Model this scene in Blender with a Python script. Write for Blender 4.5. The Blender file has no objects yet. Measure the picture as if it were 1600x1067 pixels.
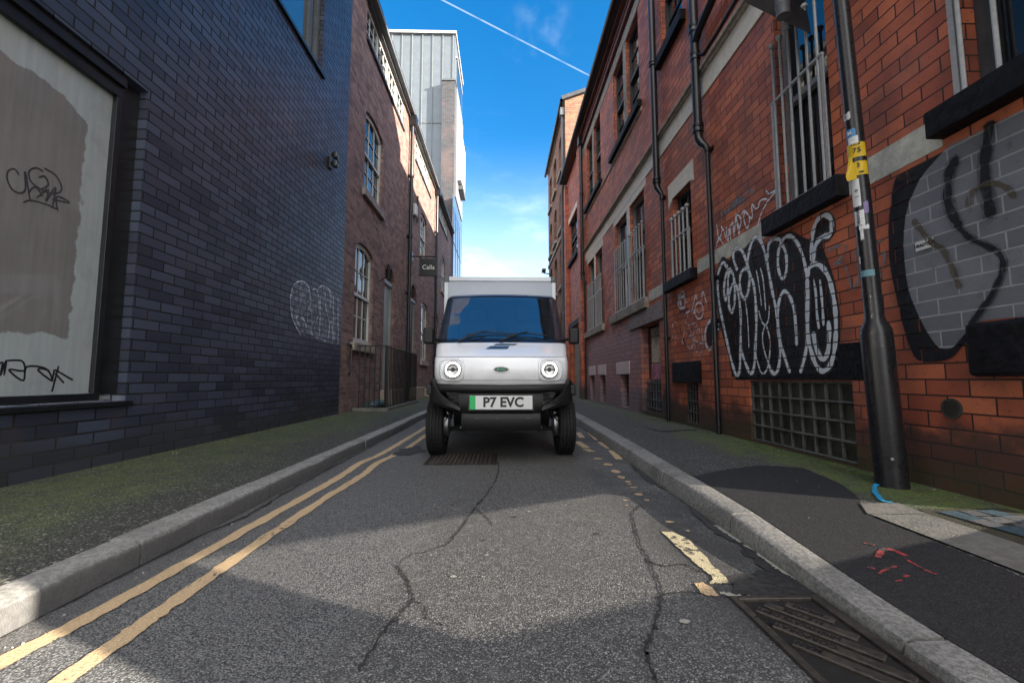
import bpy, bmesh, math, random
from mathutils import Vector, Matrix
random.seed(7)
sc = bpy.context.scene
COL = sc.collection
PI = math.pi
# ---------------------------------------------------------------- camera numbers
F = 670.0; TH = math.radians(4.905); PS = math.radians(1.278); H = .72
XR, XL = 2.44, -2.9                       # the two facade planes of the street
def ray(px, py):
    x, y, z = px-800, 533.5-py, F
    fy = z*math.cos(TH)-y*math.sin(TH); up = z*math.sin(TH)+y*math.cos(TH)
    return (x*math.cos(PS)+fy*math.sin(PS), -x*math.sin(PS)+fy*math.cos(PS), up)
def wr(px, py, X0=XR):                    # reading of the photo -> (Y, z) on a facade
    X, Y, Z = ray(px, py); t = X0/X
    return (Y*t, H+Z*t)
def gz(px, py, z0=0):                     # reading of the photo -> (X, Y) on the ground
    X, Y, Z = ray(px, py); t = (z0-H)/Z
    return (X*t, Y*t)
# ---------------------------------------------------------------- node helpers
class NT:
    def __init__(s, name):
        s.m = bpy.data.materials.new(name); s.m.use_nodes = True
        s.t = s.m.node_tree; s.t.nodes.clear()
        s.o = s.n('ShaderNodeOutputMaterial'); s.b = s.n('ShaderNodeBsdfPrincipled')
        s.l(s.b.outputs[0], s.o.inputs[0])
        s._p = None
    def n(s, ty, **k):
        a = s.t.nodes.new(ty)
        for q, v in k.items(): setattr(a, q, v)
        return a
    def l(s, a, b): s.t.links.new(a, b)
    def put(s, v, inp):
        if isinstance(v, bpy.types.NodeSocket): s.l(v, inp)
        elif isinstance(v, (tuple, list)) and len(v) == 3 and inp.type == 'RGBA': inp.default_value = (*v, 1)
        else: inp.default_value = v
    def math(s, op, a, b=0.0, c=0.0, clamp=False):
        m = s.n('ShaderNodeMath', operation=op, use_clamp=clamp)
        s.put(a, m.inputs[0]); s.put(b, m.inputs[1]); s.put(c, m.inputs[2]); return m.outputs[0]
    def mix(s, f, a, b, bt='MIX'):
        m = s.n('ShaderNodeMix', data_type='RGBA', blend_type=bt)
        s.put(f, m.inputs[0]); s.put(a, m.inputs[6]); s.put(b, m.inputs[7]); return m.outputs[2]
    def ramp(s, v, lo, hi):
        m = s.n('ShaderNodeMapRange'); s.put(v, m.inputs[0]); m.inputs[1].default_value = lo; m.inputs[2].default_value = hi
        m.interpolation_type = 'SMOOTHSTEP'; return m.outputs[0]
    def pos(s):
        if s._p is None: s._p = s.n('ShaderNodeNewGeometry').outputs['Position']
        return s._p
    def xyz(s):
        a = s.n('ShaderNodeSeparateXYZ'); s.l(s.pos(), a.inputs[0]); return a.outputs
    def noise(s, sc_, det=3, rough=.55, vec=None, out=0, dist=0):
        a = s.n('ShaderNodeTexNoise'); a.inputs['Scale'].default_value = sc_; a.inputs['Detail'].default_value = det
        a.inputs['Roughness'].default_value = rough; a.inputs['Distortion'].default_value = dist
        s.l(vec or s.pos(), a.inputs['Vector']); return a.outputs[out]
    def vor(s, sc_, vec=None, feat='F1', out='Distance'):
        a = s.n('ShaderNodeTexVoronoi', feature=feat); a.inputs['Scale'].default_value = sc_
        s.l(vec or s.pos(), a.inputs['Vector']); return a.outputs[out]
    def bump(s, h, dist=.01, st=1.0, nrm=None):
        a = s.n('ShaderNodeBump'); a.inputs['Distance'].default_value = dist; a.inputs['Strength'].default_value = st
        s.l(h, a.inputs['Height'])
        if nrm: s.l(nrm, a.inputs['Normal'])
        return a.outputs[0]
    def uz(s):
        x, y, z = s.xyz(); c = s.n('ShaderNodeCombineXYZ')
        s.l(s.math('ADD', x, y), c.inputs[0]); s.l(z, c.inputs[1]); return c.outputs[0]
    def brick(s, w, h, mort, c1, c2, cm, smooth=.1, off=.5, freq=2, sq=1, sqf=2, shift=0):
        v = s.uz()
        wob = s.noise(6, 2, out=1)
        va = s.n('ShaderNodeVectorMath', operation='MULTIPLY_ADD'); s.l(wob, va.inputs[0]); va.inputs[1].default_value = (.004, .004, 0); s.l(v, va.inputs[2])
        vb = s.n('ShaderNodeVectorMath', operation='ADD'); s.l(va.outputs[0], vb.inputs[0]); vb.inputs[1].default_value = (shift, 0.0, 0)
        a = s.n('ShaderNodeTexBrick', offset=off, offset_frequency=freq, squash=sq, squash_frequency=sqf)
        s.l(vb.outputs[0], a.inputs['Vector']); a.inputs['Scale'].default_value = 1
        a.inputs['Brick Width'].default_value = w; a.inputs['Row Height'].default_value = h
        a.inputs['Mortar Size'].default_value = mort; a.inputs['Mortar Smooth'].default_value = smooth
        s.put(c1, a.inputs['Color1']); s.put(c2, a.inputs['Color2']); s.put(cm, a.inputs['Mortar']); a.inputs['Bias'].default_value = -.1
        return a.outputs['Color'], a.outputs['Fac']
    def end(s, col=None, rough=None, nrm=None, **k):
        if col is not None: s.put(col, s.b.inputs['Base Color'])
        if rough is not None: s.put(rough, s.b.inputs['Roughness'])
        if nrm is not None: s.l(nrm, s.b.inputs['Normal'])
        for q, v in k.items(): s.put(v, s.b.inputs[q.replace('_', ' ')])
        return s.m
M = {}
def simple(name, col, rough=.5, var=.15, bs=30, bd=.002, metal=0, spec=.5, coat=0):
    t = NT(name)
    n = t.noise(bs, 4); n2 = t.noise(2.2, 3)
    dark = tuple(c*(1-var*1.6) for c in col); lite = tuple(min(1, c*(1+var)) for c in col)
    c = t.mix(t.ramp(t.math('ADD', t.math('MULTIPLY', n, .5), t.math('MULTIPLY', n2, .5)), .35, .65), dark, lite)
    M[name] = t.end(c, t.math('MULTIPLY_ADD', n, .25, max(0, rough-.12)), t.bump(n, bd, .6), Metallic=metal)
    t.b.inputs['Specular IOR Level'].default_value = spec
    t.b.inputs['Coat Weight'].default_value = coat
    return M[name]
# ---- bricks
BR_R = dict(w=.232, h=.0895, mort=.0048, smooth=.22)
BR_D = dict(w=.256, h=.0855, mort=.0070, smooth=.12)
BR_B = dict(w=.235, h=.082, mort=.007, smooth=.4)
def mk_red(name='red_brick', dark=1.0, paint=True):
    t = NT(name)
    c, f = t.brick(c1=(.68*dark, .195*dark, .088*dark), c2=(.36*dark, .085*dark, .045*dark), cm=(.028, .014, .012), **BR_R)
    x, y, z = t.xyz()
    n = t.noise(3.0, 5, .6); n2 = t.noise(45, 4, .65); n3 = t.noise(1.1, 4, .6)
    c = t.mix(t.ramp(n, .42, .72), c, t.mix(.55, c, (.09, .05, .045)))
    c = t.mix(t.math('MULTIPLY', t.ramp(n3, .5, .75), .45), c, (.26, .13, .12))       # rubbed, bloomed bricks
    c = t.mix(t.math('MULTIPLY', t.ramp(n2, .62, .74), .35), c, (.42, .22, .16))
    c = t.mix(t.math('MULTIPLY', t.ramp(n2, .42, .3), .5), c, (.07, .03, .025))
    if paint:
        # soot and damp at the foot of the wall
        s = t.math('SUBTRACT', t.math('MULTIPLY_ADD', n, .7, .14), z)
        c = t.mix(t.math('MULTIPLY', t.ramp(s, -.08, .12), .85), c, (.035, .03, .028))
        # green growth just above the pavement
        s2 = t.math('SUBTRACT', t.math('MULTIPLY_ADD', n3, .35, .10), z)
        c = t.mix(t.math('MULTIPLY', t.ramp(s2, -.05, .05), .4), c, (.05, .065, .025))
        # faded lilac wall paint low down, further along
        m1 = t.ramp(t.math('ADD', y, t.math('MULTIPLY', n, .8)), 7.6, 8.3)
        m2 = t.ramp(t.math('ADD', y, t.math('MULTIPLY', n, .5)), 12.9, 12.6)
        m3 = t.ramp(t.math('ADD', z, t.math('MULTIPLY', n, .9)), 2.45, 1.95)
        m = t.math('MULTIPLY', t.math('MULTIPLY', m1, m2), m3)
        m = t.math('MULTIPLY', m, t.math('SUBTRACT', 1.0, t.math('MULTIPLY', f, .7)))
        c = t.mix(t.math('MULTIPLY', m, .62), c, (.36, .27, .31))
    hgt = t.math('ADD', t.math('MULTIPLY', t.math('SUBTRACT', 1.0, f), 1.0), t.math('MULTIPLY', n2, .45))
    M[name] = t.end(c, t.math('MULTIPLY_ADD', n2, .35, .42), t.bump(hgt, .006, .9))
mk_red(); mk_red('far_red_brick', .8, False)
def mk_brown(name, c1, c2, cm):
    t = NT(name)
    c, f = t.brick(c1=c1, c2=c2, cm=cm, **BR_B)
    n = t.noise(4.0, 5, .65); n2 = t.noise(38, 5, .7); n3 = t.noise(.8, 3)
    c = t.mix(t.ramp(n, .45, .7), c, t.mix(.6, c, (.07, .05, .05)))
    c = t.mix(t.math('MULTIPLY', t.ramp(n2, .6, .72), .5), c, (.34, .24, .22))
    c = t.mix(t.math('MULTIPLY', t.ramp(n2, .4, .3), .5), c, (.04, .025, .025))
    c = t.mix(t.math('MULTIPLY', t.ramp(n3, .5, .7), .3), c, (.20, .12, .11))
    hgt = t.math('ADD', t.math('SUBTRACT', 1.0, f), t.math('MULTIPLY', n2, 1.1))
    M[name] = t.end(c, .8, t.bump(hgt, .012, 1.0))
mk_brown('brown_brick', (.30, .18, .145), (.115, .052, .045), (.27, .215, .185))
mk_brown('orange_brick', (.34, .17, .09), (.20, .085, .05), (.16, .11, .08))
mk_brown('tower_brick', (.060, .064, .075), (.030, .033, .04), (.12, .125, .13))
def mk_dark():
    t = NT('dark_brick')
    c, f = t.brick(c1=(.056, .069, .106), c2=(.018, .022, .036), cm=(.002, .002, .003), **BR_D)
    x, y, z = t.xyz()
    n = t.noise(5, 4); n2 = t.noise(60, 4, .6); n3 = t.noise(1.3, 3)
    c = t.mix(t.math('MULTIPLY', t.ramp(n, .52, .72), .5), c, (.062, .046, .058))
    c = t.mix(t.math('MULTIPLY', t.ramp(n2, .6, .8), .3), c, (.13, .14, .17))
    s = t.math('SUBTRACT', t.math('MULTIPLY_ADD', n3, .6, -.02), z)
    c = t.mix(t.math('MULTIPLY', t.ramp(s, -.15, .1), .6), c, (.03, .03, .028))
    hgt = t.math('ADD', t.math('SUBTRACT', 1.0, f), t.math('MULTIPLY', n2, .12))
    r = t.math('MULTIPLY_ADD', n, .35, .20)
    M['dark_brick'] = t.end(c, t.mix(f, r, (.9, .9, .9)), t.bump(hgt, .008, 1.0))
mk_dark()
def painted(name, col, kind=BR_R, var=.2, mortc=None, cover=1.0, base=(.24, .06, .03), rough=.5, mmix=.6, alpha=True, joint=.8, wearamt=.85, dens=1.0):
    """paint sprayed over brickwork: the courses still show through"""
    t = NT(name)
    c, f = t.brick(c1=col, c2=tuple(q*(1-var) for q in col), cm=mortc or tuple(q*.35 for q in col), **kind)
    n = t.noise(9, 5, .65); n2 = t.noise(70, 3)
    c = t.mix(mmix, t.mix(.0, c, c), c)
    c = t.mix(t.math('MULTIPLY', t.ramp(n, .5, .75), .35), c, tuple(q*.5 for q in col))
    hgt = t.math('ADD', t.math('SUBTRACT', 1.0, f), t.math('MULTIPLY', n2, .5))
    M[name] = t.end(c, rough, t.bump(hgt, .007, 1.0))
    t.b.inputs['Specular IOR Level'].default_value = .3
    if alpha:
        al = t.math('SUBTRACT', 1.0, t.math('MULTIPLY', t.ramp(t.math('ADD', t.math('MULTIPLY', t.noise(16, 5, .7), .75), t.math('MULTIPLY', t.noise(2.5, 3), .25)), cover-.10, cover+.06), wearamt))
        al = t.math('MULTIPLY', al, t.math('SUBTRACT', 1.0, t.math('MULTIPLY', f, joint)))
        t.put(t.math('MULTIPLY', al, dens), t.b.inputs['Alpha'])
painted('white_spray', (.80, .84, .88), var=.1, mortc=(.16, .17, .19), cover=.64, wearamt=.35, joint=.7)
painted('black_mist', (.012, .013, .017), cover=.5, wearamt=.8, dens=.45, joint=0)
painted('white_mist', (.5, .53, .56), cover=.52, wearamt=.9, dens=.22, joint=0)
painted('faded_white_spray', (.42, .47, .56), kind=BR_D, var=.25, mortc=(.02, .02, .025), cover=.56, wearamt=.75, joint=.95, dens=.55)
painted('chalky_tag', (.78, .70, .68), var=.15, cover=.54)
painted('black_spray', (.014, .015, .019), var=.3, mortc=(.0015, .0015, .002), rough=.55, cover=.60, wearamt=.45, joint=.7)
painted('thin_black_spray', (.03, .025, .03), var=.3, mortc=(.01, .008, .008), cover=.5)
painted('grey_wall_paint', (.235, .245, .275), var=.3, mortc=(.42, .43, .45), rough=.5, cover=.66, wearamt=.35, joint=0)
painted('grey_spray', (.21, .21, .23), var=.15, mortc=(.06, .05, .05), cover=.56)
painted('brown_spray', (.10, .078, .045), var=.1, mortc=(.25, .2, .12), dens=.75)
painted('black_on_glass', (.012, .012, .014), kind=dict(w=9, h=9, mort=.0, smooth=0), alpha=False)
painted('grey_on_glass', (.045, .044, .050), kind=dict(w=9, h=9, mort=.0, smooth=0), cover=.62, joint=0)
# ---- ground
def mk_asphalt(name, base, lite, sc_=170, bd=.004, moss=0.0, side=0, region=False, speck=.5):
    t = NT(name)
    x, y, z = t.xyz()
    v = t.vor(sc_, out='Color'); vd = t.vor(sc_); sep = t.n('ShaderNodeSeparateColor'); t.l(v, sep.inputs[0])
    big = t.noise(1.7, 5, .6); mid = t.noise(14, 4, .6); fine = t.noise(260, 2)
    c = t.mix(t.ramp(sep.outputs[0], .25, 1.0), tuple(q*.45 for q in base), lite)
    c = t.mix(t.ramp(vd, .35, .75), c, tuple(q*.3 for q in base))
    c = t.mix(t.math('MULTIPLY', t.ramp(sep.outputs[1], .93, .97), speck), c, tuple(min(1, q*3.2) for q in lite))
    c = t.mix(t.math('MULTIPLY', t.ramp(big, .4, .7), .45), c, tuple(q*.55 for q in base))
    c = t.mix(t.math('MULTIPLY', t.ramp(mid, .55, .7), .25), c, lite)
    hs = 1.0
    if region:
        e = t.math('MULTIPLY', t.math('SUBTRACT', big, .5), .35)
        ym = t.math('MULTIPLY', t.math('SUBTRACT', y, 2.0), .10)
        l = t.ramp(t.math('SUBTRACT', t.math('ADD', x, e), ym), -.33, -.42)       # coarse surfacing on the left
        cl = t.mix(t.ramp(sep.outputs[2], .15, 1), (.04, .042, .046), (.23, .23, .227))
        c = t.mix(t.math('MULTIPLY', l, .85), c, cl)
        rr = t.ramp(t.math('ADD', x, t.math('MULTIPLY', mid, .2)), .66, .86)
        c = t.mix(t.math('MULTIPLY', t.math('MULTIPLY', rr, .6), t.ramp(big, .38, .62)), c, (.035, .034, .033))
        rl = t.ramp(x, -1.22, -1.30)
        c = t.mix(t.math('MULTIPLY', rl, .45), c, (.11, .105, .10))
        hs = t.math('MULTIPLY_ADD', l, .9, .6)
    if moss:
        if side > 0: d = t.ramp(t.math('ADD', x, t.math('MULTIPLY', big, .9)), 2.22, 2.62)
        else: d = t.ramp(t.math('ADD', x, t.math('MULTIPLY', big, 1.6)), -.7, -1.6)
        g = t.math('MULTIPLY', d, t.math('MULTIPLY_ADD', mid, .9, .25), clamp=True)
        gc = t.mix(t.ramp(t.noise(90, 3), .35, .65), (.055, .085, .012), (.16, .215, .035))
        if side > 0: g = t.math('MULTIPLY', g, t.math('MULTIPLY_ADD', t.ramp(t.math('ADD', y, mid), 6.0, 4.6), .6, .4)); g = t.math('MULTIPLY', g, t.math('MULTIPLY_ADD', t.ramp(t.noise(7, 5, .7), .36, .56), .6, .4))
        if side < 0: gc = t.mix(.25, gc, (.055, .058, .03)); g = t.math('MULTIPLY', g, t.math('MULTIPLY_ADD', t.ramp(t.noise(5, 4, .7), .35, .6), .7, .3))
        c = t.mix(t.math('MULTIPLY', g, moss), c, gc)
    hgt = t.math('ADD', t.math('MULTIPLY', t.math('SUBTRACT', 1.0, vd), hs), t.math('MULTIPLY', fine, .5))
    M[name] = t.end(c, t.math('MULTIPLY_ADD', fine, .3, .62), t.bump(hgt, bd, .9))
mk_asphalt('road_asphalt', (.145, .145, .143), (.235, .231, .223), sc_=215, region=True, bd=.0038, speck=.3)
mk_asphalt('left_pavement_surface', (.05, .052, .045), (.125, .125, .10), sc_=120, moss=.75, side=-1, bd=.007, speck=.7)
mk_asphalt('right_pavement_surface', (.075, .075, .07), (.15, .148, .135), sc_=140, moss=1.0, side=1)
mk_asphalt('new_asphalt', (.017, .017, .019), (.035, .035, .038), sc_=230, bd=.002, speck=.25)
mk_asphalt('iron', (.026, .022, .018), (.050, .042, .034), sc_=90, bd=.0015, speck=.15)
def mk_stone(name, a, b, bs=60, bd=.003, green=0.0, mottle=.5, gcol=(.06, .065, .025), zr=(.085, .03)):
    t = NT(name); x, y, z = t.xyz()
    n = t.noise(bs, 6, .7); m = t.noise(3.5, 5, .6); s = t.vor(bs*4)
    c = t.mix(t.ramp(n, .38, .62), a, b)
    c = t.mix(t.math('MULTIPLY', t.ramp(m, .45, .7), mottle), c, tuple(q*.45 for q in a))
    c = t.mix(t.math('MULTIPLY', t.ramp(s, .25, .1), .35), c, tuple(q*.3 for q in a))
    if green:
        g = t.math('MULTIPLY', t.ramp(t.math('ADD', z, t.math('MULTIPLY', m, .05)), .085, .03) if False else t.ramp(t.math('ADD', z, t.math('MULTIPLY', t.math('SUBTRACT', m, .5), .06)), *zr), green)
        c = t.mix(g, c, gcol)
    M[name] = t.end(c, .8, t.bump(t.math('ADD', n, t.math('MULTIPLY', s, .6)), bd, .8))
mk_stone('kerb_stone', (.17, .165, .155), (.33, .32, .295), bs=70, bd=.005, green=.45, zr=(.028, .0))
mk_stone('left_kerb_stone', (.17, .168, .16), (.31, .30, .28), green=.8, gcol=(.06, .06, .062), zr=(.093, .073))
mk_stone('flag_stone', (.13, .125, .11), (.18, .172, .155), bs=25)
mk_stone('sandstone', (.28, .24, .185), (.42, .37, .30), bs=20)
mk_stone('cream_stone', (.76, .70, .57), (.84, .79, .67), bs=12, mottle=.10)
mk_stone('pale_band', (.52, .52, .45), (.70, .69, .59), bs=9, mottle=.4)
mk_stone('grey_lintel', (.22, .19, .18), (.34, .29, .28), bs=25)
mk_stone('pink_lintel', (.66, .53, .53), (.78, .65, .64), bs=25, mottle=.2)
mk_stone('slate_blue', (.02, .05, .07), (.04, .08, .10), bs=35)
mk_stone('slate_pale', (.06, .065, .07), (.11, .11, .11), bs=35)
mk_stone('soil', (.03, .027, .015), (.055, .05, .025), bs=50, bd=.01)
simple('black_stone_paint', (.009, .009, .012), .62, .5, 18, .02, spec=.2)
simple('black_iron', (.009, .009, .011), .34, .2, 40, .001)
simple('black_frame', (.010, .012, .014), .35, .2, 10, .0005)
simple('gutter_grey', (.11, .12, .13), .5, .2)
simple('lead', (.09, .10, .105), .5, .2)
simple('bar_grey', (.38, .38, .375), .4, .12, 30, .0006)
simple('mesh_grey', (.12, .12, .11), .6, .3, 20, .002)
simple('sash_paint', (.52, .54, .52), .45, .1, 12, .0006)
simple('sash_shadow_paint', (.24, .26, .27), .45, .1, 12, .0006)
simple('dark_sash', (.05, .055, .06), .45, .2, 12, .0006)
simple('green_door_paint', (.30, .35, .33), .4, .1, 10, .0008)
simple('dark_door_paint', (.02, .022, .025), .35, .2)
simple('sign_face', (.004, .006, .009), .4, .1, 10, .0003)
simple('letter_white', (.75, .75, .72), .5, .03, 10, .0002)
simple('zinc', (.125, .150, .175), .5, .06, 4, .001, metal=.35)
simple('zinc_seam', (.16, .18, .19), .5, .1)
simple('white_render', (.5, .51, .53), .7, .05)
simple('grey_render', (.13, .145, .17), .7, .08)
simple('roof_slate', (.05, .052, .06), .6, .25, 15, .01)
simple('black_plastic', (.0075, .008, .009), .5, .12, 400, .0006, spec=.35)
simple('rubber', (.011, .011, .012), .7, .2, 120, .0006, spec=.3)
simple('dark_metal', (.02, .02, .022), .5, .3)
simple('steel', (.5, .5, .5), .3, .15, 30, .001, metal=.9)
simple('alu', (.50, .53, .57), .35, .04, 8, .0005, metal=.25)
simple('box_white', (.40, .44, .50), .35, .03, 6, .0004)
simple('brown_rubber', (.05, .045, .04), .7, .2)
simple('plate_white', (.62, .63, .63), .35, .03, 10, .0001)
simple('plate_green', (.01, .42, .11), .4, .05, 10, .0001)
simple('letter_black', (.01, .01, .01), .5, .05, 10, .0001)
simple('emblem_green', (.005, .16, .08), .3, .1, 10, .0001)
simple('stripe_blue', (.035, .075, .16), .3, .1, 10, .0001)
simple('sticker_white', (.78, .78, .78), .5, .1, 60, .0003)
simple('sticker_blue', (.10, .32, .60), .5, .1, 60, .0003)
simple('sticker_purple', (.25, .18, .36), .5, .2, 60, .0003)
simple('sticker_yellow', (.80, .52, .015), .45, .06, 30, .0003)
simple('paint_blue', (.02, .30, .55), .6, .2, 60, .001)
simple('pigeon_grey', (.2, .2, .22), .6)
simple('poster_pink', (.50, .22, .28), .6, .4, 14, .0003)
simple('curtain', (.45, .38, .30), .9, .25, 20, .004)
simple('rubbish_blue', (.05, .09, .10), .5, .4, 12, .02)
simple('crack_dirt', (.026, .025, .024), .9, .3, 80, .004)
simple('tar', (.034, .033, .032), .8, .4, 40, .006)
simple('grit_pale', (.35, .33, .30), .9, .3)
def mk_road_paint(name, col, wear):
    t = NT(name)
    n = t.noise(30, 6, .75); n2 = t.noise(150, 3); m = t.noise(4, 3)
    w = t.ramp(t.math('ADD', t.math('MULTIPLY', n, .7), t.math('MULTIPLY', m, .3)), wear, wear+.06)
    c = t.mix(t.ramp(n2, .35, .7), tuple(q*.75 for q in col), col)
    c = t.mix(w, c, (.05, .048, .045))
    M[name] = t.end(c, .7, t.bump(t.math('ADD', t.vor(170), n2), .004, .6))
mk_road_paint('yellow_paint', (.60, .43, .25), .575)
mk_road_paint('pale_yellow_paint', (.60, .52, .33), .515)
mk_road_paint('pale_lime', (.42, .40, .34), .56)
mk_road_paint('red_marking', (.42, .05, .055), .50)
def mk_glass(name, col, rough=.04, spec=.9, ior=1.7, bumpd=.0008, bs=1.2):
    t = NT(name); n = t.noise(bs, 2)
    M[name] = t.end(col, rough, t.bump(n, bumpd*10, .4), IOR=ior); t.b.inputs['Specular IOR Level'].default_value = spec
mk_glass('window_glass', (.012, .015, .018), ior=1.5, spec=.7, bumpd=.0015)
mk_glass('sky_glass', (.03, .05, .08), ior=2.2, bumpd=.0004)
mk_glass('windscreen_glass', (.018, .024, .034), ior=2.4, rough=.03, bumpd=.0001)
mk_glass('blue_glass', (.02, .07, .16), ior=2.0, bumpd=.0006)
mk_glass('lens_glass', (.10, .10, .11), ior=1.8)
M['windscreen_glass'].node_tree.nodes['Principled BSDF'].inputs['Alpha'].default_value = .86
def mk_wash():                             # the whitewashed shop window, brown paint rolled over most of it
    t = NT('whitewashed_glass'); x, y, z = t.xyz()
    n = t.noise(3, 5, .6); n2 = t.noise(40, 4); st = t.n('ShaderNodeCombineXYZ')
    t.l(t.math('MULTIPLY', y, 30.0), st.inputs[0]); t.l(t.math('MULTIPLY', z, 2.0), st.inputs[1])
    sn = t.noise(1, 3, vec=st.outputs[0])
    e = t.math('ADD', t.math('MULTIPLY', t.math('SUBTRACT', n, .5), .22), t.math('MULTIPLY', t.math('SUBTRACT', n2, .5), .03))
    a = t.ramp(t.math('ADD', y, e), 3.01, 2.995)
    top = t.math('SUBTRACT', 2.64, t.math('MULTIPLY', t.ramp(y, 2.75, 3.0), .12))
    b = t.ramp(t.math('SUBTRACT', t.math('ADD', z, e), top), .015, .0)
    d = t.ramp(t.math('ADD', z, e), .985, 1.0)
    m = t.math('MULTIPLY', t.math('MULTIPLY', a, b), d)
    wash = t.mix(t.ramp(sn, .3, .7), (.29, .325, .335), (.33, .37, .375))
    wash = t.mix(t.math('MULTIPLY', t.ramp(n, .5, .7), .3), wash, (.15, .17, .17))
    pt = t.mix(t.ramp(t.math('ADD', t.math('MULTIPLY', sn, .5), t.math('MULTIPLY', n, .5)), .35, .65), (.150, .145, .141), (.185, .179, .174))
    c = t.mix(m, wash, pt)
    M['whitewashed_glass'] = t.end(c, .8, None); t.b.inputs['Coat Weight'].default_value = 1.0; t.b.inputs['Coat Roughness'].default_value = .03
mk_wash()
def mk_paint():
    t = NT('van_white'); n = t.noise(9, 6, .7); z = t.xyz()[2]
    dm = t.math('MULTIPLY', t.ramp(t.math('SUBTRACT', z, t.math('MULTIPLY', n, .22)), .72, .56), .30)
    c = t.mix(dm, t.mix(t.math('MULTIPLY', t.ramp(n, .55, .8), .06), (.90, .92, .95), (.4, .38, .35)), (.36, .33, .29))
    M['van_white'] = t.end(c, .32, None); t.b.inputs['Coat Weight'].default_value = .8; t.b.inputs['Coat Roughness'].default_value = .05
mk_paint()
def emit(name, col, s):
    t = NT(name); t.b.inputs['Emission Color'].default_value = (*col, 1); t.b.inputs['Emission Strength'].default_value = s
    M[name] = t.end(col, .4)
emit('halo_light', (1, 1, 1), 1.0)
def mk_sun_dimmer():  # half-clear material of the added screen that dims the sun band
    t = NT('sun_dimmer_mat'); tr = t.n('ShaderNodeBsdfTransparent'); mx = t.n('ShaderNodeMixShader')
    mx.inputs[0].default_value = .60
    t.l(tr.outputs[0], mx.inputs[1]); t.l(t.b.outputs[0], mx.inputs[2]); t.l(mx.outputs[0], t.o.inputs[0])
    M['sun_dimmer_mat'] = t.end((.08, .09, .08), .9, None)
mk_sun_dimmer()
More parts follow.
